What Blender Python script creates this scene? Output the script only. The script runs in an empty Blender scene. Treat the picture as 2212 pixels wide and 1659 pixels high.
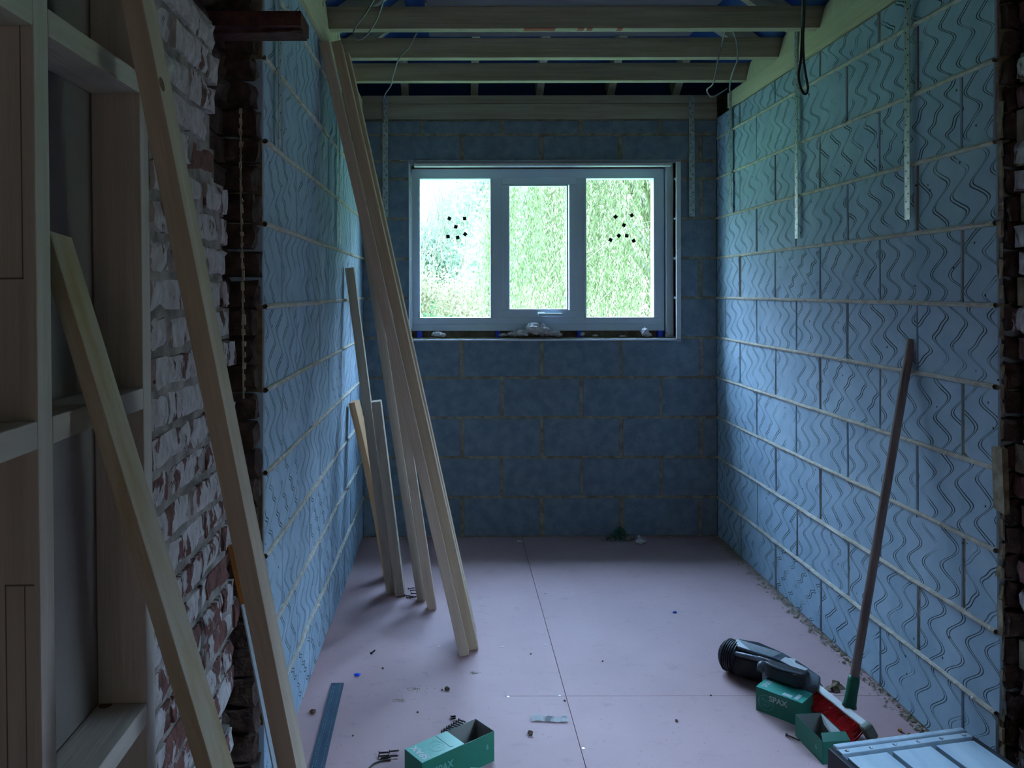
import bpy, bmesh, math, random
import numpy as np
from mathutils import Vector, Matrix, Euler

random.seed(7)
rng = np.random.default_rng(7)
R = math.radians
SC = bpy.context.scene
COL = SC.collection

# ------------------------------------------------------------------ camera, sky, exposure
F, CX, CY, EYE = 1715.0, 978.0, 628.0, 1.393
cd = bpy.data.cameras.new('camera')
cam = bpy.data.objects.new('camera', cd); COL.objects.link(cam)
cd.sensor_fit = 'HORIZONTAL'; cd.sensor_width = 36.0; cd.lens = 36.0 * F / 2212
cd.shift_x = (1106 - CX) / 2212; cd.shift_y = -(829.5 - CY) / 2212
cd.clip_start = 0.02; cd.clip_end = 300
cam.location = (0, 0, EYE); cam.rotation_euler = (R(90), R(0.12), 0)
SC.camera = cam

SC.view_settings.view_transform = 'Standard'
SC.view_settings.look = 'None'
SC.view_settings.gamma = 1
SC.view_settings.use_curve_mapping = False
SC.view_settings.exposure = 0.0
SC.cycles.max_bounces = 10
SC.cycles.diffuse_bounces = 7
SC.cycles.transparent_max_bounces = 16
SC.cycles.use_denoising = True
SC.cycles.sample_clamp_indirect = 6

SKY_H, SKY_Z = 2.3, 52.0
world = bpy.data.worlds.new('overcast_sky'); SC.world = world; world.use_nodes = True
wn, wl = world.node_tree.nodes, world.node_tree.links
wn.clear()
wo = wn.new('ShaderNodeOutputWorld'); wb = wn.new('ShaderNodeBackground')
wt = wn.new('ShaderNodeTexCoord'); ws = wn.new('ShaderNodeSeparateXYZ')
wr = wn.new('ShaderNodeValToRGB')
wl.new(wt.outputs['Generated'], ws.inputs[0]); wl.new(ws.outputs['Z'], wr.inputs[0])
for el, p_, c_ in ((wr.color_ramp.elements[0], 0.0, (.94, .97, 1.0)), (wr.color_ramp.elements[1], .75, (.40, .66, 1.0))):
    el.position = p_; el.color = (*c_, 1)
el = wr.color_ramp.elements.new(.25); el.color = (.62, .80, 1.0, 1)
wm = wn.new('ShaderNodeMapRange'); wm.interpolation_type = 'SMOOTHSTEP'
wm.inputs['From Min'].default_value = .08; wm.inputs["From Max"].default_value = .75
wm.inputs['To Min'].default_value = SKY_H; wm.inputs['To Max'].default_value = SKY_Z
wl.new(ws.outputs['Z'], wm.inputs[0]); wl.new(wm.outputs[0], wb.inputs[1]); wl.new(wr.outputs[0], wb.inputs[0])
wl.new(wb.outputs[0], wo.inputs[0])

def area(name, loc, rot, size, size_y, power, color):
    l = bpy.data.lights.new(name, 'AREA'); l.shape = 'RECTANGLE'; l.size = size; l.size_y = size_y
    l.energy = power; l.color = color
    o = bpy.data.objects.new(name, l); COL.objects.link(o)
    o.location = loc; o.rotation_euler = rot
    return o
sl_ = bpy.data.lights.new('veiled_sun', 'SUN'); sl_.energy = 0.4; sl_.color = (1.0, .95, .84); sl_.angle = R(35)
sun = bpy.data.objects.new('veiled_sun', sl_); COL.objects.link(sun); sun.rotation_euler = (R(48), 0, R(14))
# added fill lamp far behind the camera, brightens the faces turned to it
area('rear_fill_light', (0.55, -2.7, .95), (R(90), 0, 0), 1.6, 1.1, 6.0, (1.0, 0.90, 0.80))

# ------------------------------------------------------------------ helpers
def P(px, py, Z):
    return Vector(((px - CX) * Z / F, Z, EYE - (py - CY) * Z / F))
def G(px, py, z=0.0):
    Z = F * (EYE - z) / (py - CY)
    return Vector(((px - CX) * Z / F, Z, z))

def sub(nt, t, *a, **k):
    n = nt.nodes.new(t)
    for kk, v in k.items(): setattr(n, kk, v)
    return n
def mathn(nt, op, a, b=None, c=None):
    n = nt.nodes.new('ShaderNodeMath'); n.operation = op
    for i, v in enumerate((a, b, c)):
        if v is None: continue
        if isinstance(v, (int, float)): n.inputs[i].default_value = v
        else: nt.links.new(v, n.inputs[i])
    return n.outputs[0]

def material(name, col, col2=None, scale=8, rough=0.8, metal=0.0, stretch=(1, 1, 1), bump=0.0, bump_scale=None,
             spots=None, spot_scale=20, spot_size=0.12, detail=6, lo=0.35, hi=0.65, spec=0.4, coords='Object', raw_spots=False):
    m = bpy.data.materials.new(name); m.use_nodes = True
    nt = m.node_tree; b = nt.nodes['Principled BSDF']
    b.inputs['Roughness'].default_value = rough; b.inputs['Metallic'].default_value = metal
    b.inputs['Specular IOR Level'].default_value = spec
    tc = sub(nt, 'ShaderNodeTexCoord'); mp = sub(nt, 'ShaderNodeMapping')
    mp.inputs['Scale'].default_value = stretch
    nt.links.new(tc.outputs[coords], mp.inputs[0])
    no = sub(nt, 'ShaderNodeTexNoise'); no.inputs['Scale'].default_value = scale; no.inputs['Detail'].default_value = detail
    nt.links.new(mp.outputs[0], no.inputs[0])
    ra = sub(nt, 'ShaderNodeValToRGB')
    ra.color_ramp.elements[0].position = lo; ra.color_ramp.elements[1].position = hi
    ra.color_ramp.elements[0].color = (*col, 1); ra.color_ramp.elements[1].color = (*(col2 or col), 1)
    nt.links.new(no.outputs[0], ra.inputs[0])
    out = ra.outputs[0]
    if spots:
        vo = sub(nt, 'ShaderNodeTexVoronoi'); vo.inputs['Scale'].default_value = spot_scale
        nt.links.new((mp.outputs[0] if not raw_spots else tc.outputs[coords]), vo.inputs[0])
        k = mathn(nt, 'LESS_THAN', vo.outputs['Distance'], spot_size)
        mx = sub(nt, 'ShaderNodeMixRGB'); nt.links.new(k, mx.inputs[0]); nt.links.new(out, mx.inputs[1])
        mx.inputs[2].default_value = (*spots, 1); out = mx.outputs[0]
    nt.links.new(out, b.inputs['Base Color'])
    if bump:
        n2 = sub(nt, 'ShaderNodeTexNoise'); n2.inputs['Scale'].default_value = bump_scale or scale * 4; n2.inputs['Detail'].default_value = 8
        nt.links.new(mp.outputs[0], n2.inputs[0])
        bp = sub(nt, 'ShaderNodeBump'); bp.inputs['Strength'].default_value = bump; bp.inputs['Distance'].default_value = 0.01
        nt.links.new(n2.outputs[0], bp.inputs['Height']); nt.links.new(bp.outputs[0], b.inputs['Normal'])
    return m

def wood(name, a, b_, knot=(.15, .09, .05), ks=7.0, rough=.75):
    return material(name, a, b_, scale=9, stretch=(3.2, 3.2, .22), rough=rough, bump=.25, bump_scale=30,
                    spots=knot, spot_scale=ks, spot_size=.085, raw_spots=True)
M = {}
M['pine'] = wood('pine', (.46, .355, .25), (.58, .46, .33))
M['pine_pink'] = wood('pine_pinkish', (.49, .37, .28), (.58, .45, .35))
M['pine_grey'] = wood('pine_greyed', (.44, .37, .29), (.54, .46, .37))
M['pine_orange'] = wood('pine_orange', (.50, .29, .14), (.58, .36, .2))
M['stud'] = wood('stud_pine', (.42, .39, .35), (.52, .48, .44))
M['joist'] = wood('joist_pine', (.33, .28, .20), (.46, .41, .31))
M['plate'] = wood('plate_pine', (.62, .57, .38), (.72, .66, .46))
M['rafter'] = wood('rafter_pine', (.5, .46, .38), (.6, .56, .46))
M['board'] = material('grey_sheet', (.20, .185, .175), (.26, .24, .22), scale=3, rough=.9)
M['loft_board'] = material('loft_sheet', (.26, .28, .30), (.32, .33, .34), scale=3, rough=.9)
M['old_paint'] = material('weathered_paint', (.36, .28, .15), (.50, .47, .40), scale=7, stretch=(2, 2, .5), rough=.7, bump=.4,
                          spots=(.10, .13, .12), spot_scale=9, spot_size=.10)
M['mortar_light'] = material('pale_mortar', (.50, .47, .40), (.66, .63, .56), scale=30, rough=.95, bump=.6)
M['mortar_brown'] = material('brown_mortar', (.20, .165, .11), (.36, .32, .23), scale=25, rough=.95, bump=.6)
M['block_plain'] = material('grey_block', (.15, .21, .27), (.22, .285, .34), scale=18, rough=.95, bump=.5, bump_scale=120,
                            spots=(.10, .12, .14), spot_scale=60, spot_size=.12)
M['floor'] = None
M['white'] = material('white_upvc', (.62, .73, .84), (.68, .78, .88), scale=2, rough=.35)
M['white_trim'] = material('white_closer', (.75, .77, .80), (.66, .68, .72), scale=20, rough=.6)
M['gasket'] = material('grey_gasket', (.25, .27, .33), (.3, .32, .38), rough=.6)
M['gasket_dim'] = material('faded_ink', (.13, .115, .10), (.18, .16, .14), rough=.9)
M['black'] = material('black_plastic', (.008, .009, .014), (.02, .022, .03), scale=10, rough=.5)
M['black_matt'] = material('black_matt', (.01, .01, .012), (.02, .02, .022), scale=10, rough=.8)
M['tool_grey'] = material('tool_grey', (.10, .13, .17), (.17, .20, .24), scale=14, rough=.35)
M['label_white'] = material('white_label', (.6, .64, .68), (.7, .72, .75), scale=6, rough=.5)
M['steel'] = material('steel', (.5, .52, .55), (.6, .62, .64), metal=.9, rough=.35)
M['galv'] = material('galvanised', (.34, .38, .40), (.52, .56, .58), scale=40, metal=.55, rough=.45)
M['hole'] = material('hole_dark', (.01, .01, .01), rough=.9)
M['alu'] = material('aluminium', (.38, .47, .55), (.50, .58, .64), scale=5, metal=.35, rough=.42, stretch=(4, .6, 1))
M['green_box'] = material('green_card', (.015, .16, .105), (.02, .20, .13), scale=6, rough=.5)
M['green_lid'] = material('green_lid_card', (.05, .36, .29), (.07, .42, .34), scale=6, rough=.4)
M['grey_card'] = material('grey_card', (.24, .23, .22), (.30, .29, .27), scale=8, rough=.9)
M['print'] = material('white_print', (.55, .62, .62), rough=.6)
M['print_dim'] = material('pale_green_print', (.16, .42, .36), rough=.6)
M['red'] = material('red_bristle', (.55, .012, .02), (.75, .05, .05), scale=60, rough=.5)
M['broom_wood'] = material('broom_wood', (.17, .13, .125), (.25, .20, .18), scale=8, stretch=(3, 3, .3), rough=.6)
M['green_plastic'] = material('green_plastic', (.01, .14, .085), (.015, .17, .1), rough=.4)
M['grey_plastic'] = material('grey_plastic', (.10, .125, .10), (.14, .16, .13), rough=.5)
M['fluff'] = material('insulation_wool', (.62, .55, .57), (.80, .74, .76), scale=30, rough=1, bump=1.0)
M['blue'] = material('blue_plastic', (.01, .08, .75), (.015, .1, .8), rough=.4)
M['dark_blue'] = material('dark_blue_strip', (.008, .035, .075), (.02, .07, .12), scale=50, rough=.5, stretch=(1, .2, 1))
M['orange'] = material('orange_grip', (.40, .15, .02), (.46, .19, .03), rough=.5)
M['cable'] = material('grey_cable', (.20, .21, .22), (.26, .27, .28), rough=.45)
M['cable_dark'] = material('dark_cable', (.02, .02, .022), rough=.5)
M['rust'] = material('rusty_steel', (.05, .018, .018), (.10, .04, .035), scale=20, rough=.85, bump=.5)
M['debris'] = material('brown_debris', (.07, .035, .025), (.15, .09, .06), scale=60, rough=.95)
M['screw'] = material('dark_screw', (.03, .028, .03), (.06, .05, .05), rough=.4, metal=.5)
M['paper'] = material('paper_scrap', (.86, .87, .88), (.45, .47, .50), scale=30, rough=.8, lo=.52, hi=.62)
M['paper_brown'] = material('brown_scrap', (.20, .14, .09), (.32, .25, .18), scale=30, rough=.85)
M['redpaint'] = material('red_paint', (.30, .03, .03), (.4, .08, .06), rough=.8)
M['dust'] = material('mortar_dust', (.30, .27, .20), (.42, .38, .28), scale=40, rough=1)
M['underlay'] = material('blue_underlay', (.008, .045, .18), (.01, .055, .21), scale=2, rough=.7)
M['plaster_dark'] = material('old_plaster', (.20, .17, .15), (.28, .25, .22), scale=3, rough=.95)
M['ground'] = material('meadow', (.10, .16, .05), (.16, .22, .08), scale=.8, rough=1)
M['greencrumb'] = material('green_netting', (.005, .10, .045), (.01, .15, .06), rough=.7)

def leafmat(name, a, b_, tr=.35):
    m = bpy.data.materials.new(name); m.use_nodes = True
    nt = m.node_tree; nt.nodes.clear()
    o = sub(nt, 'ShaderNodeOutputMaterial'); d = sub(nt, 'ShaderNodeBsdfDiffuse'); t = sub(nt, 'ShaderNodeBsdfTranslucent'); mx = sub(nt, 'ShaderNodeMixShader')
    g = sub(nt, 'ShaderNodeNewGeometry'); no = sub(nt, 'ShaderNodeTexWhiteNoise'); no.noise_dimensions = '1D'
    at = sub(nt, 'ShaderNodeAttribute'); at.attribute_name = 'tone'
    ra = sub(nt, 'ShaderNodeValToRGB'); ra.color_ramp.elements[0].color = (*a, 1); ra.color_ramp.elements[1].color = (*b_, 1)
    nt.links.new(at.outputs['Fac'], ra.inputs[0])
    nt.links.new(ra.outputs[0], d.inputs[0]); nt.links.new(ra.outputs[0], t.inputs[0])
    mx.inputs[0].default_value = tr
    nt.links.new(d.outputs[0], mx.inputs[1]); nt.links.new(t.outputs[0], mx.inputs[2]); nt.links.new(mx.outputs[0], o.inputs[0])
    return m
M['willow'] = leafmat('willow_leaf', (.09, .125, .04), (.30, .33, .17))
M['hazed_leaf'] = leafmat('hazed_leaf', (.25, .31, .22), (.38, .44, .34))  # paleness of haze and glare is put into the leaf colour
M['olive_leaf'] = leafmat('olive_leaf', (.12, .105, .05), (.31, .27, .16))
M['dark_leaf'] = leafmat('dark_leaf', (.012, .05, .02), (.10, .20, .08))
M['twig'] = material('pale_twig', (.13, .115, .08), (.18, .16, .11), rough=.9)

def tag(o, label=None, cat=None, group=None, kind=None):
    if label: o['label'] = label
    if cat: o['category'] = cat
    if group: o['group'] = group
    if kind: o['kind'] = kind
    return o
def empty(name, loc=(0, 0, 0), rz=0.0):
    o = bpy.data.objects.new(name, None); COL.objects.link(o)
    o.empty_display_size = .05
    o.location = loc; o.rotation_euler = (0, 0, rz)
    return o

class MB:
    """collects geometry of one mesh"""
    def __init__(s): s.v = []; s.f = []; s.mi = []; s.uv = {}; s.uv2 = {}
    def box(s, x0, x1, y0, y1, z0, z1, mi=0, T=None, jit=0.0):
        c = [(x0,y0,z0),(x1,y0,z0),(x1,y1,z0),(x0,y1,z0),(x0,y0,z1),(x1,y0,z1),(x1,y1,z1),(x0,y1,z1)]
        if jit: c = [(a+random.uniform(-jit,jit), b+random.uniform(-jit,jit), d+random.uniform(-jit,jit)) for a,b,d in c]
        return s.hexa(c, mi, T)
    def hexa(s, c, mi=0, T=None):
        n = len(s.v)
        if T is not None: c = [tuple(T @ Vector(p)) for p in c]
        s.v += c
        for q in ((0,3,2,1),(4,5,6,7),(0,1,5,4),(1,2,6,5),(2,3,7,6),(3,0,4,7)):
            s.f.append(tuple(n+i for i in q)); s.mi.append(mi)
        return n
    def poly(s, pts, mi=0):
        n = len(s.v); s.v += [tuple(p) for p in pts]; s.f.append(tuple(range(n, n+len(pts)))); s.mi.append(mi)
    def prism(s, pts, vec, mi=0, T=None):
        n = len(s.v); k = len(pts); vec = Vector(vec)
        a = [Vector(p) for p in pts]; b = [p + vec for p in a]
        if T is not None: a = [T @ p for p in a]; b = [T @ p for p in b]
        s.v += [tuple(p) for p in a + b]
        s.f.append(tuple(range(n+k-1, n-1, -1))); s.mi.append(mi)
        s.f.append(tuple(range(n+k, n+2*k))); s.mi.append(mi)
        for i in range(k):
            j = (i+1) % k; s.f.append((n+i, n+j, n+k+j, n+k+i)); s.mi.append(mi)
    def tube(s, pts, r, seg=8, mi=0, cap=True):
        pts = [Vector(p) for p in pts]; n0 = len(s.v)
        rs = r if isinstance(r, (list, tuple)) else [r]*len(pts)
        up = Vector((0, 0, 1))
        for i, p in enumerate(pts):
            d = (pts[min(i+1, len(pts)-1)] - pts[max(i-1, 0)])
            d = d.normalized() if d.length > 1e-9 else Vector((0,0,1))
            a = d.cross(up if abs(d.z) < .95 else Vector((0,1,0))).normalized(); b = d.cross(a)
            for k in range(seg):
                t = 2*math.pi*k/seg
                s.v.append(tuple(p + (a*math.cos(t) + b*math.sin(t))*rs[i]))
        for i in range(len(pts)-1):
            for k in range(seg):
                k2 = (k+1) % seg
                s.f.append((n0+i*seg+k, n0+i*seg+k2, n0+(i+1)*seg+k2, n0+(i+1)*seg+k)); s.mi.append(mi)
        if cap:
            s.f.append(tuple(n0+k for k in range(seg-1, -1, -1))); s.mi.append(mi)
            m = n0+(len(pts)-1)*seg; s.f.append(tuple(m+k for k in range(seg))); s.mi.append(mi)
    def build(s, name, mats, parent=None, bevel=0.0, smooth=False, loc=None, seg=2):
        me = bpy.data.meshes.new(name); me.from_pydata(s.v, [], s.f)
        if not isinstance(mats, (list, tuple)): mats = [mats]
        for m in mats: me.materials.append(m)
        me.polygons.foreach_set('material_index', s.mi)
        bm = bmesh.new(); bm.from_mesh(me); bmesh.ops.recalc_face_normals(bm, faces=bm.faces)
        if bevel:
            bmesh.ops.bevel(bm, geom=list(bm.edges), offset=bevel, segments=seg, affect='EDGES', profile=.6, clamp_overlap=True)
        bm.to_mesh(me); bm.free()
        if smooth: me.polygons.foreach_set('use_smooth', [True]*len(me.polygons))
        o = bpy.data.objects.new(name, me); COL.objects.link(o)
        if parent is not None: o.parent = parent
        if loc is not None: o.location = loc
        return o

def frame_from(p0, p1, face=Vector((0, -1, 0))):
    """matrix: z along p0->p1, -y towards `face`, x to the right"""
    z = (Vector(p1) - Vector(p0)).normalized()
    y = -(face - z * face.dot(z)).normalized()
    x = y.cross(z)
    m = Matrix((x, y, z)).transposed().to_4x4(); m.translation = Vector(p0)
    return m

def lean_timber(name, top, bot, w, d, mat, label, cat='timber', group=None, twist=0.0, bevel=.0018, bow=0.0):
    """top/bot: points on the front left edge"""
    T = frame_from(bot, top) @ Matrix.Rotation(twist, 4, 'Z')
    L = (Vector(top) - Vector(bot)).length
    b = MB(); n = 12 if bow else 1
    if bow:
        me = MB()
        for i in range(n+1):
            t = i/n; off = bow*math.sin(t*math.pi)
            me.v += [(off, 0, L*t), (w+off, 0, L*t), (w+off, d, L*t), (off, d, L*t)]
        for i in range(n):
            for k in range(4):
                k2 = (k+1) % 4; me.f.append((i*4+k, i*4+k2, (i+1)*4+k2, (i+1)*4+k)); me.mi.append(0)
        me.f.append((3, 2, 1, 0)); me.mi.append(0); me.f.append((n*4, n*4+1, n*4+2, n*4+3)); me.mi.append(0)
        o = me.build(name, mat)
    else:
        b.box(0, w, 0, d, 0, L); o = b.build(name, mat, bevel=bevel)
    o.matrix_world = T
    tag(o, label, cat, group)
    return o

# ------------------------------------------------------------------ block walls
def block_face_material():
    m = bpy.data.materials.new('scored_block'); m.use_nodes = True
    nt = m.node_tree; b = nt.nodes['Principled BSDF']; b.inputs['Roughness'].default_value = .93; b.inputs['Specular IOR Level'].default_value = .25
    u1 = sub(nt, 'ShaderNodeUVMap'); u1.uv_map = 'local'; u2 = sub(nt, 'ShaderNodeUVMap'); u2.uv_map = 'seed'
    s1 = sub(nt, 'ShaderNodeSeparateXYZ'); s2 = sub(nt, 'ShaderNodeSeparateXYZ')
    nt.links.new(u1.outputs[0], s1.inputs[0]); nt.links.new(u2.outputs[0], s2.inputs[0])
    tc = sub(nt, 'ShaderNodeTexCoord')
    U, V, PH, ST = s1.outputs[0], s1.outputs[1], s2.outputs[0], s2.outputs[1]
    nz = sub(nt, 'ShaderNodeTexNoise'); nz.inputs['Scale'].default_value = 5; nz.inputs['Detail'].default_value = 1
    nt.links.new(tc.outputs['Object'], nz.inputs[0])
    wob = mathn(nt, 'MULTIPLY', mathn(nt, 'SUBTRACT', nz.outputs[0], .5), .045)
    k = mathn(nt, 'MULTIPLY', mathn(nt, 'SUBTRACT', ST, .5), .9)          # slant of the wave train
    vv = mathn(nt, 'ADD', V, mathn(nt, 'MULTIPLY', k, U))
    ang = mathn(nt, 'ADD', mathn(nt, 'MULTIPLY', vv, 2*math.pi/.128), mathn(nt, 'MULTIPLY', PH, 6.283))
    # steepened wave: sin(a + .6 sin a)
    ang2 = mathn(nt, 'ADD', ang, mathn(nt, 'MULTIPLY', mathn(nt, 'SINE', ang), mathn(nt, 'MULTIPLY', mathn(nt, 'SUBTRACT', ST, .35), 1.6)))
    wave = mathn(nt, 'MULTIPLY', mathn(nt, 'SINE', ang2), .036)
    x = mathn(nt, 'ADD', mathn(nt, 'ADD', U, wave), wob)
    fr = mathn(nt, 'SUBTRACT', mathn(nt, 'FRACT', mathn(nt, 'DIVIDE', mathn(nt, 'ADD', x, mathn(nt, 'MULTIPLY', PH, .09)), .088)), .5)
    dist = mathn(nt, 'ABSOLUTE', mathn(nt, 'SUBTRACT', mathn(nt, 'MULTIPLY', mathn(nt, 'ABSOLUTE', fr), .088), .0062))
    line = sub(nt, 'ShaderNodeMapRange'); line.inputs['From Min'].default_value = .0014; line.inputs['From Max'].default_value = .0028
    line.inputs['To Min'].default_value = 1; line.inputs['To Max'].default_value = 0
    nt.links.new(dist, line.inputs[0])
    # edges of a block stay plain, lines fade here and there
    fade = sub(nt, 'ShaderNodeTexNoise'); fade.inputs['Scale'].default_value = 7; nt.links.new(tc.outputs['Object'], fade.inputs[0])
    fm = sub(nt, 'ShaderNodeMapRange'); fm.inputs['From Min'].default_value = .30; fm.inputs['From Max'].default_value = .5; nt.links.new(fade.outputs[0], fm.inputs[0])
    lf = mathn(nt, 'MULTIPLY', line.outputs[0], fm.outputs[0])
    n1 = sub(nt, 'ShaderNodeTexNoise'); n1.inputs['Scale'].default_value = 9; n1.inputs['Detail'].default_value = 8; nt.links.new(tc.outputs['Object'], n1.inputs[0])
    ra = sub(nt, 'ShaderNodeValToRGB'); ra.color_ramp.elements[0].position = .3; ra.color_ramp.elements[1].position = .7
    ra.color_ramp.elements[0].color = (.32, .45, .58, 1); ra.color_ramp.elements[1].color = (.42, .555, .69, 1)
    nt.links.new(n1.outputs[0], ra.inputs[0])
    mx = sub(nt, 'ShaderNodeMixRGB'); mx.inputs[2].default_value = (.05, .062, .07, 1)  # dark cut texture, with the groove shadow put into the colour
    nt.links.new(lf, mx.inputs[0]); nt.links.new(ra.outputs[0], mx.inputs[1])
    vo = sub(nt, 'ShaderNodeTexVoronoi'); vo.inputs['Scale'].default_value = 14; nt.links.new(tc.outputs['Object'], vo.inputs[0])
    pit = mathn(nt, 'LESS_THAN', vo.outputs['Distance'], .055)
    mx2 = sub(nt, 'ShaderNodeMixRGB'); mx2.inputs[2].default_value = (.05, .05, .05, 1)
    nt.links.new(pit, mx2.inputs[0]); nt.links.new(mx.outputs[0], mx2.inputs[1])
    nt.links.new(mx2.outputs[0], b.inputs['Base Color'])
    n2 = sub(nt, 'ShaderNodeTexNoise'); n2.inputs['Scale'].default_value = 22; n2.inputs['Detail'].default_value = 6; nt.links.new(tc.outputs['Object'], n2.inputs[0])
    h = mathn(nt, 'SUBTRACT', mathn(nt, 'MULTIPLY', n2.outputs[0], .45), lf)
    bp = sub(nt, 'ShaderNodeBump'); bp.inputs['Strength'].default_value = .75; bp.inputs['Distance'].default_value = .0025
    nt.links.new(h, bp.inputs['Height']); nt.links.new(bp.outputs[0], b.inputs['Normal'])
    return m
M['scored'] = block_face_material()

def block_wall(name, origin, udir, ndir, length, courses, mats, hole=None, bead=True, rugged_end=False, off0=0.0, depth=.10, stuck=.009):
    """courses: list of z levels (bed joints); ndir = outward normal into the room.  mats: block, bead mortar, perp mortar"""
    O = Vector(origin); u = Vector(udir); n = Vector(ndir); zz = Vector((0, 0, 1))
    V, Fc, MI, UV, UV2 = [], [], [], [], []
    def quad(pts, mi, uvs=None, sd=(0, 0)):
        k = len(V); V.extend(tuple(p) for p in pts); Fc.append((k, k+1, k+2, k+3)); MI.append(mi)
        UV.extend(uvs or [(0, 0)]*4); UV2.extend([sd]*4)
    def block(a, b, z0, z1, pr, mi, sd, ua):
        e = .003
        def pt(uu, z, h): return O + u*uu + zz*z + n*h
        dz = [random.uniform(-.0015, .0015) for _ in range(4)]
        f = [pt(a+e, z0+e, pr+dz[0]), pt(b-e, z0+e, pr+dz[1]), pt(b-e, z1-e, pr+dz[2]), pt(a+e, z1-e, pr+dz[3])]
        s = [pt(a, z0, pr-e), pt(b, z0, pr-e), pt(b, z1, pr-e), pt(a, z1, pr-e)]
        k = [pt(a, z0, -depth), pt(b, z0, -depth), pt(b, z1, -depth), pt(a, z1, -depth)]
        uv = [(a-ua, 0), (b-ua, 0), (b-ua, z1-z0), (a-ua, z1-z0)]
        quad(f, mi, uv, sd)
        for i in range(4):
            j = (i+1) % 4
            quad([f[i], f[j], s[j], s[i]], mi); quad([s[i], s[j], k[j], k[i]], mi)
    holes = [hole] if hole else []
    for ci in range(len(courses)-1):
        z0, z1 = courses[ci]+(.005 if bead else .0065), courses[ci+1]-(.005 if bead else .0065)
        start = -(.225 if ci % 2 else 0) + off0
        a = start - .45*2
        while a < length:
            gap = random.choice((.009, .009, .011, .019) if bead else (.012, .018, .022, .028))
            b = a + .45
            A, B = max(a+gap/2, 0), min(b-gap/2, length)
            if rugged_end and b > length: B = min(b-gap/2, length + random.uniform(-.012, .012))
            segs = [(A, B)]
            if hole and z0 < hole[3]-.01 and z1 > hole[2]+.01:
                segs = []
                if A < hole[0]: segs.append((A, min(B, hole[0])))
                if B > hole[1]: segs.append((max(A, hole[1]), B))
            for sa, sb in segs:
                if sb - sa > .012:
                    block(sa, sb, z0, z1, random.uniform(-.0015, .0015), 0, (random.random(), random.random()), a)
            a = b
    # recessed mortar behind
    zt, zb = courses[-1], courses[0]
    def back(a, b, z0, z1):
        def pt(uu, z, h): return O + u*uu + zz*z + n*h
        quad([pt(a, z0, -.005), pt(b, z0, -.005), pt(b, z1, -.005), pt(a, z1, -.005)], 2)
        quad([pt(a, z0, -depth+.001), pt(a, z1, -depth+.001), pt(b, z1, -depth+.001), pt(b, z0, -depth+.001)], 2)
    if hole:
        back(0, hole[0], zb, zt); back(hole[1], length, zb, zt); back(hole[0], hole[1], zb, hole[2]); back(hole[0], hole[1], hole[3], zt)
    else: back(0, length, zb, zt)
    for ue in (.004, length-.004):
        def pt(z, h): return O + u*ue + zz*z + n*h
        quad([pt(zb, -.005), pt(zt, -.005), pt(zt, -depth), pt(zb, -depth)], 2)
    # bed joint mortar beads
    for z in courses[1:-1]:
        step = .012; rows = []
        prof = [(-.0068, -.008), (-.0055, .6), (0, 1), (.0055, .6), (.0068, -.008)]
        m_ = int(length/step)
        lump = 0; lz = 0
        for i in range(m_+1):
            uu = i*step
            lump = .82*lump + random.uniform(-1, 1)*.0011; lz = .9*lz + random.uniform(-1, 1)*.0006
            hgt = (stuck + lump + (random.uniform(.002, .006) if random.random() < .05 else 0)) if bead else .0005 + lump*.3
            r = []
            for dz_, hh in prof:
                h = -.008 if hh < 0 else max(hgt*hh, -.003)
                wz = (1.15 if bead else 1.3)
                r.append(O + u*uu + zz*(z + lz + dz_*wz) + n*h)
            rows.append((uu, r))
        for i in range(m_):
            um = rows[i][0]
            if hole and hole[0]-.01 < um < hole[1] and hole[2]-.001 < z < hole[3]+.012: continue
            for k in range(4):
                quad([rows[i][1][k], rows[i+1][1][k], rows[i+1][1][k+1], rows[i][1][k+1]], 1)
    me = bpy.data.meshes.new(name); me.from_pydata(V, [], Fc)
    for m in mats: me.materials.append(m)
    me.polygons.foreach_set('material_index', MI)
    for nm, data in (('local', UV), ('seed', UV2)):
        l = me.uv_layers.new(name=nm); l.data.foreach_set('uv', [c for p in data for c in p])
    o = bpy.data.objects.new(name, me); COL.objects.link(o)
    o['kind'] = 'structure'
    return o

XL, XR, YB, YF = -.51, 1.495, 4.49, 2.19
side = [.225*i for i in range(11)] + [2.37]
block_wall('wall_right', (XR, YB, 0), (0, -1, 0), (-1, 0, 0), YB-YF+.01, side, (M['scored'], M['mortar_light'], M['mortar_brown']), rugged_end=True, off0=-.09)
block_wall('wall_left', (XL, YB, 0), (0, -1, 0), (1, 0, 0), YB-2.145, side, (M['scored'], M['mortar_light'], M['mortar_brown']), off0=-.13, stuck=.009)
WX0, WX1, WZ0, WZ1 = -.238, 1.262, 1.125, 2.115
backc = [.225*i for i in range(10)] + [2.125, 2.275, 2.36]
block_wall('wall_back', (XL, YB, 0), (1, 0, 0), (0, -1, 0), XR-XL, backc, (M['block_plain'], M['mortar_brown'], M['mortar_brown']),
           hole=(WX0-XL, WX1-XL, WZ0, WZ1), bead=False, off0=.112)
b = MB()   # outer leaf around the window and outside of the side walls
YO = 4.80
b.box(XL-.3, WX0-.03, YO-.1, YO, -.3, 2.6); b.box(WX1+.03, XR+.3, YO-.1, YO, -.3, 2.6)
b.box(WX0-.03, WX1+.03, YO-.1, YO, -.3, WZ0-.03); b.box(WX0-.03, WX1+.03, YO-.1, YO, WZ1+.03, 2.6)
b.box(XL-.3, XL-.2, 2.2, YO-.1, -.3, 2.6); b.box(XR+.2, XR+.3, 2.2, YO-.1, -.3, 2.6)
tag(b.build('wall_outside', M['mortar_brown']), kind='structure')

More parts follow.
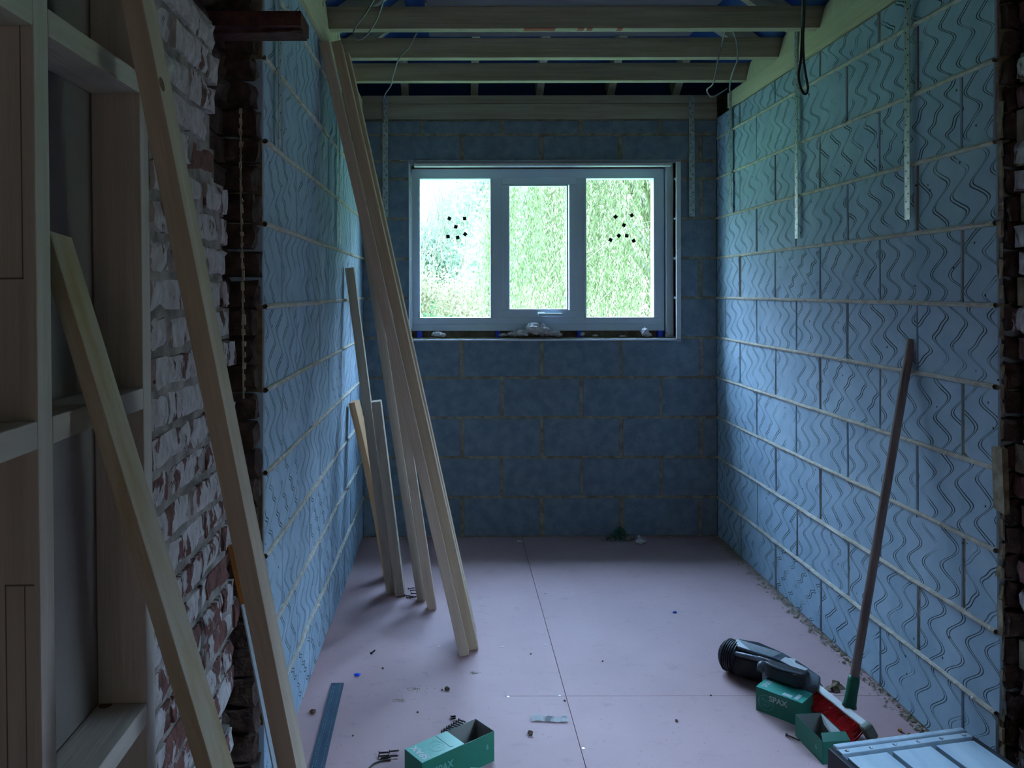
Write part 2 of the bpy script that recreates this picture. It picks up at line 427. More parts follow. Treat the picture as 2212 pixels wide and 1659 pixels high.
# ---- old brick reveals of the knocked-through opening
def brick_mat(name, paint):
    m = bpy.data.materials.new(name); m.use_nodes = True; nt = m.node_tree; b = nt.nodes['Principled BSDF']
    b.inputs['Roughness'].default_value = .92; b.inputs['Specular IOR Level'].default_value = .2
    tc = sub(nt, 'ShaderNodeTexCoord')
    mp = sub(nt, 'ShaderNodeMapping'); mp.inputs['Scale'].default_value = (1, 1.6, .7); nt.links.new(tc.outputs['Object'], mp.inputs[0])
    n1 = sub(nt, 'ShaderNodeTexNoise'); n1.inputs['Scale'].default_value = 15; n1.inputs['Detail'].default_value = 9; n1.inputs['Roughness'].default_value = .62
    n2 = sub(nt, 'ShaderNodeTexNoise'); n2.inputs['Scale'].default_value = 40; n2.inputs['Detail'].default_value = 6
    nt.links.new(mp.outputs[0], n1.inputs[0]); nt.links.new(mp.outputs[0], n2.inputs[0])
    red = sub(nt, 'ShaderNodeValToRGB'); red.color_ramp.elements[0].position = .35; red.color_ramp.elements[1].position = .65
    red.color_ramp.elements[0].color = (.09, .05, .045, 1); red.color_ramp.elements[1].color = (.21, .10, .09, 1)
    nt.links.new(n2.outputs[0], red.inputs[0])
    # paint has worn off more towards the bottom of the wall
    sp = sub(nt, 'ShaderNodeSeparateXYZ'); nt.links.new(tc.outputs['Object'], sp.inputs[0])
    bias = mathn(nt, 'MULTIPLY', mathn(nt, 'SUBTRACT', 1.25, sp.outputs[2]), .075)
    mk = sub(nt, 'ShaderNodeMapRange'); mk.inputs['From Min'].default_value = .585 - (0 if paint else .3); mk.inputs['From Max'].default_value = .555 - (0 if paint else .3)
    nt.links.new(mathn(nt, 'ADD', n1.outputs[0], bias), mk.inputs[0])
    mx = sub(nt, 'ShaderNodeMixRGB'); nt.links.new(mk.outputs[0], mx.inputs[0]); nt.links.new(red.outputs[0], mx.inputs[1])
    wcol = sub(nt, 'ShaderNodeValToRGB'); wcol.color_ramp.elements[0].position = .3; wcol.color_ramp.elements[1].position = .75
    wcol.color_ramp.elements[0].color = (.36, .33, .33, 1); wcol.color_ramp.elements[1].color = (.62, .60, .63, 1)
    nt.links.new(n2.outputs[0], wcol.inputs[0]); nt.links.new(wcol.outputs[0], mx.inputs[2])
    nt.links.new(mx.outputs[0], b.inputs['Base Color'])
    bp = sub(nt, 'ShaderNodeBump'); bp.inputs['Strength'].default_value = .9; bp.inputs['Distance'].default_value = .006
    hh = mathn(nt, 'ADD', mathn(nt, 'MULTIPLY', mk.outputs[0], .3), n2.outputs[0])
    nt.links.new(hh, bp.inputs['Height']); nt.links.new(bp.outputs[0], b.inputs['Normal'])
    return m
M['painted_joint'] = material('painted_joint', (.17, .155, .14), (.40, .37, .35), scale=18, rough=.95, bump=.8)
M['brick_painted'] = brick_mat('painted_brick', True)
M['brick_bare'] = brick_mat('bare_brick', False)
M['rubble'] = material('broken_brick_core', (.035, .022, .02), (.09, .06, .05), scale=22, rough=1, bump=1.0, bump_scale=50)

def rough_box(b, x0, x1, y0, y1, z0, z1, j, mi=0, nx=2, ny=4, nz=3):
    """box with a subdivided, jittered surface"""
    idx = {}
    def vid(i, jn, k):
        if (i, jn, k) not in idx:
            ed = sum((i in (0, nx), jn in (0, ny), k in (0, nz)))
            q = j*(1.0 if ed < 2 else 1.5)
            px = x0+(x1-x0)*i/nx; py = y0+(y1-y0)*jn/ny; pz = z0+(z1-z0)*k/nz
            if ed >= 2:  # round the arrises
                r = .0035; px += r*(1 if i == 0 else -1 if i == nx else 0); py += r*(1 if jn == 0 else -1 if jn == ny else 0); pz += r*(1 if k == 0 else -1 if k == nz else 0)
            b.v.append((px+random.uniform(-q, q), py+random.uniform(-q, q), pz+random.uniform(-q, q)))
            idx[(i, jn, k)] = len(b.v)-1
        return idx[(i, jn, k)]
    for i in range(nx):
        for k in range(nz):
            for jn in (0, ny): b.f.append((vid(i, jn, k), vid(i+1, jn, k), vid(i+1, jn, k+1), vid(i, jn, k+1))); b.mi.append(mi)
        for jn in range(ny):
            for k in (0, nz): b.f.append((vid(i, jn, k), vid(i+1, jn, k), vid(i+1, jn+1, k), vid(i, jn+1, k))); b.mi.append(mi)
    for jn in range(ny):
        for k in range(nz):
            for i in (0, nx): b.f.append((vid(i, jn, k), vid(i, jn+1, k), vid(i, jn+1, k+1), vid(i, jn, k+1))); b.mi.append(mi)

def brick_side(name, x, sgn, y0, yends, z1, mats, core_x, core_y1, jit=.003):
    """sgn=+1: faces +X (left side of the opening)"""
    b = MB(); c = 0; z = 0.0
    while z < z1:
        ye = yends(c, z); a = y0 - (.1125 if c % 2 else 0) - random.uniform(0, .02)
        while a < ye - .03:
            e_ = min(a+.215, ye)
            if e_ > y0 + .01:
                bare = 1 if (e_ >= ye-.001 and random.random() < (.6 if z < 1.3 else .3)) else 0
                pr = random.uniform(-.006, .004) - (.012*random.random() if bare else 0)
                xs = sorted((x + sgn*pr, x - sgn*.10))
                rough_box(b, xs[0], xs[1], max(a, y0), e_, z+.005, z+.069, jit, mi=bare)
            a += .225
        z += .075; c += 1
    # mortar bed behind bricks, and the broken core beyond
    ys = y0
    zc = 0
    while zc < z1:
        ye = yends(int(zc/.075), zc)
        xs = sorted((x - sgn*.009, x - sgn*.11)); b.box(xs[0], xs[1], ys, max(ye-.02, ys+.03), zc, zc+.0755, 2)
        d = random.uniform(0, .03)
        xs = sorted((core_x - sgn*d, core_x - sgn*.25)); rough_box(b, xs[0], xs[1], ys+.05, core_y1 - random.uniform(0, .02), zc+.002, zc+.073, .006, mi=3, ny=6)
        zc += .075
    o = b.build(name, mats)
    return tag(o, kind='structure')
random.seed(21)
def left_end(c, z):
    rnd = random.Random(c*7+3)
    base = 1.97 + .07*math.sin(z*2.3) - (.19 if z > 1.98 else 0) - (.06 if 1.6 < z < 1.98 else 0)
    return base + rnd.uniform(-.06, .05)
brick_side('wall_left.brick', -.556, 1, 1.478, left_end, 2.5, (M['brick_painted'], M['brick_bare'], M['painted_joint'], M['rubble']), -.585, 2.145)
def right_end(c, z):
    rnd = random.Random(c*5+1)
    return 2.10 + (.045 if c % 3 else -.02) + rnd.uniform(-.03, .03)
brick_side('wall_right.brick', 1.515, -1, 1.985, right_end, 2.5, (M['brick_painted'], M['brick_bare'], M['mortar_brown'], M['rubble']), 1.535, 2.20)

b = MB(); z = 0
while z < 2.5:
    rough_box(b, -.66, -.514+random.uniform(-.012, .002), 2.085+random.uniform(-.01, .01), 2.143, z+.002, z+.073, .005, ny=2)
    z += .075
tag(b.build('wall_left.broken_edge', M['rubble']), kind='structure')  # broken bricks over the block ends, cavity shadow put into their dark colour
b = MB(); z = 0
while z < 2.5:
    rough_box(b, 1.500+random.uniform(-.003, .008), 1.62, 2.150+random.uniform(-.01, .008), 2.178, z+.002, z+.073, .004, nx=4, ny=1)
    z += .075
tag(b.build('wall_right.broken_edge', M['rubble']), kind='structure')
# remains of plaster edge and bead on both sides
b = MB()
pts = [P(519, 238, 1.99), P(521, 400, 1.99), P(524, 600, 1.99), P(527, 860, 1.99)]
b.tube([p + Vector((random.uniform(-.002, .002), 0, 0)) for p in pts], .0022, 5)
for k in range(26):
    p = P(519 + 8*k/26, 240+24*k, 1.985)
    b.box(p.x-.003, p.x+.003*random.uniform(.5, 2), p.y, p.y+.004, p.z-.004, p.z+random.uniform(.003, .02), jit=.002)
tag(b.build('trim_1', M['dust']), kind='structure')
b = MB()
for k in range(34):
    z = .05 + k*.055
    b.box(1.499+random.uniform(-.002, .002), 1.502, 2.165, 2.185+random.uniform(0, .012), z, z+random.uniform(.03, .058), jit=.003)
b.box(1.478, 1.50, 2.135, 2.175, .79, .96, jit=.006)
tag(b.build('trim_2', M['mortar_brown']), kind='structure')

# ------------------------------------------------------------------ floor
def floor_material():
    m = bpy.data.materials.new('chipboard_deck'); m.use_nodes = True; nt = m.node_tree; b = nt.nodes['Principled BSDF']
    b.inputs['Roughness'].default_value = .62; b.inputs['Specular IOR Level'].default_value = .35
    tc = sub(nt, 'ShaderNodeTexCoord'); g = tc.outputs['Object']
    n1 = sub(nt, 'ShaderNodeTexNoise'); n1.inputs['Scale'].default_value = 2.2; n1.inputs['Detail'].default_value = 7; nt.links.new(g, n1.inputs[0])
    ra = sub(nt, 'ShaderNodeValToRGB'); ra.color_ramp.elements[0].position = .3; ra.color_ramp.elements[1].position = .7
    ra.color_ramp.elements[0].color = (.47, .30, .315, 1); ra.color_ramp.elements[1].color = (.55, .36, .37, 1)
    nt.links.new(n1.outputs[0], ra.inputs[0])
    # dusty scuffs
    mp = sub(nt, 'ShaderNodeMapping'); mp.inputs['Scale'].default_value = (1, 1.4, 1); nt.links.new(g, mp.inputs[0])
    n2 = sub(nt, 'ShaderNodeTexNoise'); n2.inputs['Scale'].default_value = 13; n2.inputs['Detail'].default_value = 10; n2.inputs['Roughness'].default_value = .7; nt.links.new(mp.outputs[0], n2.inputs[0])
    mk = sub(nt, 'ShaderNodeMapRange'); mk.inputs['From Min'].default_value = .56; mk.inputs['From Max'].default_value = .72; mk.inputs['To Max'].default_value = .38; nt.links.new(n2.outputs[0], mk.inputs[0])
    mx = sub(nt, 'ShaderNodeMixRGB'); mx.inputs[2].default_value = (.25, .21, .19, 1); nt.links.new(mk.outputs[0], mx.inputs[0]); nt.links.new(ra.outputs[0], mx.inputs[1])
    # fine specks
    vo = sub(nt, 'ShaderNodeTexVoronoi'); vo.inputs['Scale'].default_value = 38; nt.links.new(g, vo.inputs[0])
    sp = mathn(nt, 'LESS_THAN', vo.outputs['Distance'], .06)
    mx2 = sub(nt, 'ShaderNodeMixRGB'); mx2.inputs[2].default_value = (.12, .10, .10, 1); nt.links.new(sp, mx2.inputs[0]); nt.links.new(mx.outputs[0], mx2.inputs[1])
    # dirt by the walls' foot
    nt.links.new(mx2.outputs[0], b.inputs['Base Color'])
    bp = sub(nt, 'ShaderNodeBump'); bp.inputs['Strength'].default_value = .15; bp.inputs['Distance'].default_value = .002
    nt.links.new(n2.outputs[0], bp.inputs['Height']); nt.links.new(bp.outputs[0], b.inputs['Normal'])
    return m
M['floor'] = floor_material()
b = MB()
s1, yc = .386, 2.727
g_ = .0012
for x0, x1, y0, y1 in ((-.7, .17, .5, 4.6), (.17, s1-g_, yc+g_, 4.6), (s1+g_, 1.62, yc+g_, 4.6), (.17, s1-g_, .5, yc-g_), (s1+g_, 1.62, .5, yc-g_), (-2.6, 2.6, -3.2, .5-g_)):
    b.box(x0, x1, y0, y1, -.022, 0)
b.box(-2.6, 2.6, -3.2, 4.7, -.30, -.024, 1)
tag(b.build('floor', (M['floor'], M['mortar_brown'])), kind='structure')
# mortar crumbs swept to the foot of the right and back wall
b = MB(); random.seed(5)
def crumb(p, r, mi=0):
    k = len(b.v)
    for d in ((1,0,0),(0,1,0),(-1,0,0),(0,-1,0),(0,0,.8),(0,0,-.3)):
        q = random.uniform(.6, 1.1)*r; b.v.append((p[0]+d[0]*q, p[1]+d[1]*q, max(p[2]+d[2]*q, .0004)))
    for q in ((0,1,4),(1,2,4),(2,3,4),(3,0,4),(1,0,5),(2,1,5),(3,2,5),(0,3,5)): b.f.append(tuple(k+i for i in q)); b.mi.append(mi)
for i in range(900):
    y = random.uniform(2.2, 4.47); crumb((XR-abs(random.gauss(0, .022))-.003, y, .003), random.choice((.002, .003, .004, .006, .009)))
for i in range(260):
    crumb((random.uniform(XL, XR), YB-abs(random.gauss(0, .02))-.003, .003), random.choice((.002, .003, .005)))
tag(b.build('mortar_crumbs', M['dust']), 'beige mortar crumbs swept along the foot of the block walls', 'debris', kind='stuff')

# ------------------------------------------------------------------ old room shell behind the camera
b = MB()
b.box(-.80, -.665, -3.2, 1.46, -.02, 2.6)
tag(b.build('wall_left.lining', M['board']), kind='structure')
SY0, SY1, SZ0, SZ1 = 1.42, 1.96, .85, 1.95  # opening for the added side window
b = MB(); b.box(1.65, 1.8, -3.2, SY0, -.02, 2.6); b.box(1.65, 1.8, SY1, 2.2, -.02, 2.6); b.box(1.65, 1.8, SY0, SY1, -.02, SZ0); b.box(1.65, 1.8, SY0, SY1, SZ1, 2.6)
tag(b.build('wall_right.old_room', M['plaster_dark']), kind='structure')
b = MB(); b.box(-.8, 1.8, -3.3, -3.2, -.02, 2.6); tag(b.build('wall_front', M['plaster_dark']), kind='structure')
b = MB(); b.box(-.9, 1.9, -3.3, 2.12, 2.5, 2.6); b.box(-.9, 1.9, 2.06, 2.12, 2.58, 3.7); b.box(-.9, 1.9, 1.98, 2.10, 2.20, 2.5)  # lowest box: unseen downstand over the opening, added to shade the joists
tag(b.build('ceiling', M['plaster_dark']), kind='structure')

# ------------------------------------------------------------------ roof
RX, RZ, RY = (XL+XR)/2, 3.35, 3.45
b = MB()
lx, rx, bz = XL-.3, XR+.3, 2.42
t = .03
def slab(pts, n):
    n = Vector(n)*t; k = len(b.v); m_ = len(pts)
    b.prism(pts, n)
slab([(lx, 2.05, bz), (lx, 4.9, bz), (RX, RY, RZ), (RX, 2.05, RZ)], (-.5, 0, .9))
slab([(rx, 2.05, bz), (RX, 2.05, RZ), (RX, RY, RZ), (rx, 4.9, bz)], (.5, 0, .9))
slab([(lx, 4.9, bz), (rx, 4.9, bz), (RX, RY, RZ)], (0, .5, .9))
tag(b.build('ceiling.underlay', M['underlay']), kind='structure')
def beam(name, p0, p1, w, h, mat, face=Vector((0, -1, 0)), parent=None, bevel=.002):
    T = frame_from(p0, p1, face); L = (Vector(p1)-Vector(p0)).length
    b = MB(); b.box(-w/2, w/2, -h/2, h/2, 0, L); o = b.build(name, mat, parent, bevel=bevel); o.matrix_world = T
    return o
for i, px in enumerate((873, 1027, 1172, 1330, 1475)):
    x = (px-CX)*4.45/F
    dx = (x-RX)
    yt = 4.9 - (4.9-RY)*max(.25, 1-abs(dx)/(rx-RX)) + .05
    sl = (RZ-bz)/(4.9-RY)
    o = beam('rafter', (x, 4.62, bz+(4.9-4.62)*sl-.05), (x, yt, bz+(4.9-yt)*sl-.05), .042, .095, M['rafter'], face=Vector((0, 0, -1)))
    tag(o, ('leftmost', 'second from left', 'middle', 'second from right', 'rightmost')[i] + ' of five short rafters sloping up above the window wall plate', 'rafter', 'rafters above the window')
sl = (RZ-bz)/(rx-RX)
for i, y in enumerate((2.30, 2.70, 3.10, 3.50, 3.90)):
    for s_ in (-1, 1):
        x0 = RX + s_*(rx-RX-.22); top = .04 if y < RY else (y-RY)/(4.9-RY)*(rx-RX)+.04
        o = beam('rafter', (x0, y, bz+.22*sl-.052), (RX+s_*top, y, bz+(rx-RX-top)*sl-.052), .042, .095, M['rafter'], face=Vector((0, 0, -1)))
        tag(o, '%s roof rafter, %s, against the blue underlay' % (('left', 'right')[s_ > 0], ('nearest the old room', 'second from the old room', 'third from the old room', 'fourth from the old room', 'nearest the window')[i]), 'rafter', 'rafters of the side slopes')
# joists
JZ = 2.453
for i, (y, nm) in enumerate(((4.01, 'farthest ceiling joist, closest to the window wall'), (3.61, 'middle of the three ceiling joists in view'),
                             (3.21, 'nearest ceiling joist in view, with red paint smears on its underside'), (2.81, 'ceiling joist overhead just above the top of the view'),
                             (2.41, 'ceiling joist overhead beside the knocked-through opening'))):
    r_ = empty('ceiling_joist', (XL-.06, y, JZ))
    b = MB(); b.box(0, .047, 0, .090, 0, XR-XL+.10)
    o = b.build('beam', M['joist'], r_, bevel=.002)
    o.matrix_local = Matrix(((0, 0, 1, 0), (1, 0, 0, 0), (0, 1, 0, 0), (0, 0, 0, 1)))
    tag(r_, nm, 'joist', 'ceiling joists')
    if i == 2:
        for a, c in ((1132, 1200), (1248, 1262), (1268, 1280), (1333, 1345)):
            b = MB(); xa, xc = (a-CX)*3.23/F-XL+.06, (c-CX)*3.23/F-XL+.06
            b.box(xa, xc, -.0008, .03, -.0006, .002)
            o = b.build('paint_mark', M['redpaint'], r_); o['label'] = 'faded red paint mark'
b = MB(); b.box(-.105, 1.075, 2.86, 3.60, 2.5435, 2.562)
tag(b.build('loft_board', M['loft_board'], bevel=.006), 'pale grey sheet lying on top of the ceiling joists', 'board')
b = MB(); b.box(-.19, -.11, 2.75, 3.62, 2.5435, 2.551)
tag(b.build('blue_sheet', M['underlay']), 'blue plastic strip on the joists left of the grey sheet', 'sheet')

def plate(name, x0, x1, y0, y1, z0, z1, label, mat=None, axis='Y'):
    b = MB()
    if axis == 'Y':
        b.box(0, x1-x0, 0, z1-z0, 0, y1-y0); o = b.build(name, mat or M['plate'], bevel=.002)
        o.matrix_world = Matrix(((1, 0, 0, x0), (0, 0, 1, y0), (0, 1, 0, z0), (0, 0, 0, 1)))
    else:
        b.box(0, y1-y0, 0, z1-z0, 0, x1-x0); o = b.build(name, mat or M['plate'], bevel=.002)
        o.matrix_world = Matrix(((0, 0, 1, x0), (1, 0, 0, y0), (0, 1, 0, z0), (0, 0, 0, 1)))
    tag(o, label, 'wall plate')
    return o
plate('wall_plate', XR-.012, XR+.088, 2.13, 4.28, 2.372, 2.4525, 'pale timber wall plate along the top of the right block wall')
plate('wall_plate', XL-.088, XL+.012, 2.16, 4.40, 2.372, 2.4525, 'pale timber wall plate along the top of the left block wall')
plate('wall_plate', XL, XR, 4.482, 4.58, 2.362, 2.448, 'lower of two brown timber plates above the window wall', M['joist'], 'X')
plate('wall_plate', XL, XR, 4.486, 4.58, 2.450, 2.496, 'upper, thinner of two brown timber plates above the window wall', M['joist'], 'X')
for i, y in enumerate((4.01, 3.61, 3.21, 2.81)):
    for s_, x in ((1, XR-.010), (-1, XL+.010-.04)):
        b = MB(); h = .098
        pts = [(0, 0, 0), (0, -.35, 0), (0, -.35, h), (0, -.13, h), (0, -.05, h*.72), (0, -.004, h*.12)]
        b.prism(pts, (.04, 0, 0)); o = b.build('plate_block', M['plate'], bevel=.0015, loc=(x, y, 2.4535))
        tag(o, '%s short timber block with a cut corner on the %s wall plate' % (('farthest', 'third nearest', 'second nearest', 'nearest')[i], ('right' if s_ > 0 else 'left')), 'timber block', 'blocks on the wall plates')

# dark lintel end sticking out of the broken brickwork on the left
b = MB()
b.box(-.64, -.375, 1.97, 2.08, 2.052, 2.089); b.box(-.64, -.377, 2.0, 2.07, 2.044, 2.052)
b.prism([(-.46, 1.99, 2.040), (-.38, 1.99, 2.046), (-.38, 1.99, 2.051), (-.46, 1.99, 2.047)], (0, .06, 0))
tag(b.build('lintel_beam', M['rust'], bevel=.003), 'dark rusty lintel end sticking out of the broken brickwork top left', 'beam')

# ------------------------------------------------------------------ metal straps
strap_group = 'perforated galvanised straps'
def strap(name, p_top, length, n, label, w=.030):
    """n: wall normal; strap hangs down from p_top on the wall"""
    n = Vector(n); zd = Vector((0, 0, -1)); y = n; x = y.cross(zd)
    T = Matrix((x, y, zd)).transposed().to_4x4(); T.translation = Vector(p_top)
    r_ = empty(name); r_.matrix_world = T
    b = MB(); b.box(-w/2, w/2, 0.001, .0035, 0, length)
    # the cranked top that laps over the plate
    b.build('strip', M['galv'], r_, bevel=.0006)
    b = MB()
    z = .02; i = 0
    while z < length-.01:
        xx = (-.006, .006)[i % 2]
        pts = [(xx+.0030*math.cos(a), .0036, z+.0030*math.sin(a)) for a in [k*math.pi/3 for k in range(6)]]
        b.prism(pts, (0, .0003, 0)); z += .025; i += 1
    h = b.build('nail_holes', M['hole'], r_); h['kind'] = 'stuff'
    tag(r_, label, 'strap', strap_group)
    return r_
def on_right(px, py): Z = F*(XR-.013)/(px-CX); return Vector((XR-.013, Z, EYE-(py-CY)*Z/F))
def on_left(px, py): Z = F*(XL+.013)/(px-CX); return Vector((XL+.013, Z, EYE-(py-CY)*Z/F))
NR, NL, NB = (-1, 0, 0), (1, 0, 0), (0, -1, 0)
p = on_right(1722, 517); strap('metal_strap', (p.x, p.y, 2.52), 2.52-p.z, NR, 'perforated metal strap on the right wall beside the hanging black cable')
p = on_right(1962, 477); strap('metal_strap', (p.x, p.y, 2.45), 2.45-p.z, NR, 'perforated metal strap on the right wall, nearest the camera')
p = on_right(1579, 462); strap('metal_strap', (p.x, p.y, 2.45), 2.45-p.z, NR, 'perforated metal strap on the right wall tight by the far corner')
p = on_left(603, 317); strap('metal_strap', (p.x, p.y, 2.45), 2.45-p.z, NL, 'perforated metal strap on the left wall under the rusty lintel end')
p = on_left(733, 525); strap('metal_strap', (p.x, p.y, 2.45), 2.45-p.z, NL, 'perforated metal strap on the left wall behind the tall leaning timbers')
for px, yt, nm in ((1495, 2.49, 'right'), (833, 2.49, 'left')):
    p = P(px, 469, 4.475); strap('metal_strap', (p.x, 4.478, yt), yt-p.z, NB, 'perforated metal strap on the back wall %s of the window' % nm, .032)

# ------------------------------------------------------------------ cables
def smooth_pts(pts, n=8):
    out = []; P_ = [Vector(p) for p in pts]
    for i in range(len(P_)-1):
        a, b_, c, d = P_[max(i-1, 0)], P_[i], P_[i+1], P_[min(i+2, len(P_)-1)]
        for k in range(n):
            t = k/n; out.append(.5*((2*b_)+(c-a)*t+(2*a-5*b_+4*c-d)*t*t+(3*b_-a-3*c+d)*t**3))
    out.append(P_[-1]); return out
def cable(pxs, label, r=.0035, mat='cable', name='cable'):
    b = MB(); b.tube(smooth_pts([P(*q) for q in pxs]), r, 6)
    return tag(b.build(name, M[mat], smooth=True), label, 'cable')
cable([(835, -20, 2.85), (820, 30, 3.0), (798, 70, 3.12), (778, 85, 3.12), (764, 80, 3.1), (768, 60, 3.1), (790, 30, 3.0), (812, -5, 2.9), (826, -20, 2.85)], 'grey cable loop hanging over the nearest joist at the left')
cable([(906, 60, 3.35), (885, 100, 3.4), (862, 128, 3.52), (850, 165, 3.7), (845, 185, 3.95), (832, 205, 4.2), (828, 230, 4.44), (829, 265, 4.46)], 'grey cable dropping past the joists to the strap left of the window')
cable([(1568, 60, 3.4), (1561, 95, 3.5), (1552, 130, 3.5), (1542, 180, 3.6), (1528, 195, 3.7), (1538, 210, 3.8), (1560, 200, 3.9), (1572, 192, 3.9)], 'grey cable hooked under the joists, left one of the pair near the right corner')
cable([(1582, 62, 3.4), (1593, 95, 3.45), (1594, 130, 3.5), (1583, 160, 3.6), (1577, 190, 3.8), (1580, 210, 4.1)], 'grey cable arcing under the joists, right one of the pair near the right corner')
cable([(1736, -20, 3.0), (1735, 40, 3.1), (1734, 70, 3.15), (1731, 130, 3.15), (1726, 165, 3.15), (1732, 195, 3.15), (1741, 205, 3.15), (1746, 192, 3.15), (1741, 160, 3.15), (1737, 130, 3.14), (1736, 80, 3.13), (1738, 40, 3.1), (1740, -20, 3.0)],
      'black cable loop hanging in front of the right wall plate', .005, 'cable_dark')
cable([(866, 285, 4.45), (880, 300, 4.47), (893, 330, 4.47), (896, 345, 4.45), (888, 354, 4.44), (882, 350, 4.45), (880, 342, 4.46)], 'thin grey wire curled at the top left corner of the window', .002)

# ------------------------------------------------------------------ window
YW = 4.57; S = F/YW
def wx(px): return (px-CX)/S
def wz(py): return EYE-(py-CY)/S
win = empty('window_1', (0, 0, 0)); win['kind'] = 'structure'
def ring(b, x0, x1, z0, z1, t, y0, y1, mi=0, cham=0.0):
    """picture frame of width t (inner edges chamfered)"""
    for (a, c, d, e_) in ((x0, x1, z1-t, z1), (x0, x1, z0, z0+t), (x0, x0+t, z0+t, z1-t), (x1-t, x1, z0+t, z1-t)):
        b.box(a, c, y0, y1, d, e_, mi)
b = MB()
ox0, ox1, oz0, oz1 = wx(890), wx(1435), wz(715), wz(365)
mx1, mx2 = (wx(1062), wx(1085)), (wx(1245), wx(1264))
gz0, gz1 = wz(686), wz(386)
b.box(ox0, ox1, YW, YW+.07, gz1, oz1); b.box(ox0, ox1, YW, YW+.07, oz0, gz0)
b.box(ox0, wx(907), YW, YW+.07, gz0, gz1); b.box(wx(1412), ox1, YW, YW+.07, gz0, gz1)
b.box(*mx1, YW, YW+.07, gz0, gz1); b.box(*mx2, YW, YW+.07, gz0, gz1)
b.box(ox0, ox1, YW-.006, YW, oz0+.036, oz0+.040)
b.build('window_frame', M['white'], win, bevel=.003)
b = MB()
for x0, x1 in ((wx(903), wx(1064)), (wx(1262), wx(1416))):
    ring(b, x0, x1, gz0-.012, gz1+.010, .012, YW-.009, YW+.02)
b.build('glazing_bead', M['white'], win, bevel=.003)
sash = MB(); ring(sash, wx(1085), wx(1245), wz(686), wz(384), .042, YW-.014, YW+.05)
sash_o = sash.build('sash', M['white'], win, bevel=.004)
b = MB(); ring(b, wx(1097), wx(1227), wz(671), wz(400), .009, YW-.019, YW+.0); b.build('glazing_bead', M['white'], sash_o, bevel=.002)
b = MB()
hx0, hx1, hz = wx(1160), wx(1212), wz(679)
b.box(hx0, hx1, YW-.052, YW-.040, hz-.007, hz+.007); b.box(hx0, hx0+.04, YW-.042, YW-.014, hz-.010, hz+.012)
b.build('handle', M['white'], sash_o, bevel=.003)
# glass: mostly clear with a faint reflection
def glass_material():
    m = bpy.data.materials.new('window_glass'); m.use_nodes = True; nt = m.node_tree; nt.nodes.clear()
    o = sub(nt, 'ShaderNodeOutputMaterial'); t_ = sub(nt, 'ShaderNodeBsdfTransparent'); g_2 = sub(nt, 'ShaderNodeBsdfGlossy'); mx = sub(nt, 'ShaderNodeMixShader')
    t_.inputs[0].default_value = (.93, .95, .96, 1); g_2.inputs['Roughness'].default_value = .03; mx.inputs[0].default_value = .04
    nt.links.new(t_.outputs[0], mx.inputs[1]); nt.links.new(g_2.outputs[0], mx.inputs[2]); nt.links.new(mx.outputs[0], o.inputs[0])
    return m
M['glass'] = glass_material()
panes = []
for x0, x1, z0, z1 in ((wx(905), wx(1062), gz0-.004, gz1+.004), (wx(1097), wx(1227), wz(671), wz(400)), (wx(1264), wx(1413), gz0-.004, gz1+.004)):
    b = MB(); b.box(x0, x1, YW+.022, YW+.028, z0, z1); panes.append(b.build('pane', M['glass'], win))
def stickers(pts, pane):
    for px, py in pts:
        a = random.uniform(0, 1.5); s_ = .0145
        q = P(px, py, YW+.020)
        b = MB(); c = [(q.x+s_*math.cos(a+k*math.pi/2), q.y, q.z+s_*math.sin(a+k*math.pi/2)) for k in range(4)]
        b.prism(c, (0, -.0015, 0)); o = b.build('black_square_sticker', M['hole'], pane)
        o['label'] = 'small black square stuck on the glass'
random.seed(3)
stickers([(971, 472), (1004, 472), (985, 490), (968, 511), (989, 513), (1005, 506)], panes[0])
stickers([(1330, 469), (1365, 466), (1348, 487), (1319, 519), (1337, 510), (1354, 510), (1369, 521)], panes[2])

win2 = empty('window_added', (0, 0, 0)); win2['kind'] = 'structure'   # added unseen side window, lets sky light onto stud edges and timber sides
b = MB()
for (y0, y1, z0, z1) in ((SY0, SY1, SZ0, SZ0+.05), (SY0, SY1, SZ1-.05, SZ1), (SY0, SY0+.05, SZ0+.05, SZ1-.05), (SY1-.05, SY1, SZ0+.05, SZ1-.05)): b.box(1.71, 1.77, y0, y1, z0, z1)
b.build('window_frame', M['white'], win2, bevel=.003)
b = MB(); b.box(1.738, 1.744, SY0+.04, SY1-.04, SZ0+.04, SZ1-.04); b.build('pane', M['glass'], win2)
# reveals and white closers round the opening
b = MB()
b.box(WX0-.012, WX0, YB-.002, YO-.09, WZ0-.01, WZ1+.01); b.box(WX1, WX1+.012, YB-.002, YO-.09, WZ0-.01, WZ1+.01)
b.box(WX0, WX1, YB-.002, YO-.09, WZ1, WZ1+.012)
tag(b.build('trim_3', M['gasket']), kind='structure')
b = MB(); b.box(WX0, WX1, YB+.003, YO-.02, WZ0-.014, WZ0-.002); b.box(WX0-.02, WX1+.02, YW+.05, YW+.13, WZ0-.014, oz0+.012); b.box(ox1-.012, WX1+.002, YW+.05, YW+.13, WZ0, WZ1+.01)
b.box(WX0-.002, WX1, YW+.05, YW+.13, oz1-.01, WZ1+.01); b.box(ox1+.005, WX1, YB+.05, YW+.05, WZ0, WZ1, 1)
tag(b.build('trim_4', (M['mortar_brown'], M['white'])), kind='structure')
b = MB()   # white edge strips
b.box(WX0-.010, WX0-.004, YB-.012, YB+.03, WZ0-.008, WZ1+.006); b.box(WX1+.0, WX1+.026, YB-.012, YB-.003, WZ0-.02, WZ1+.004)
b.box(WX0-.010, WX1+.026, YB-.012, YB+.004, WZ0-.016, WZ0-.006)
b.box(WX0+.02, WX1-.02, YB-.006, YB+.05, WZ1-.018, WZ1-.002)
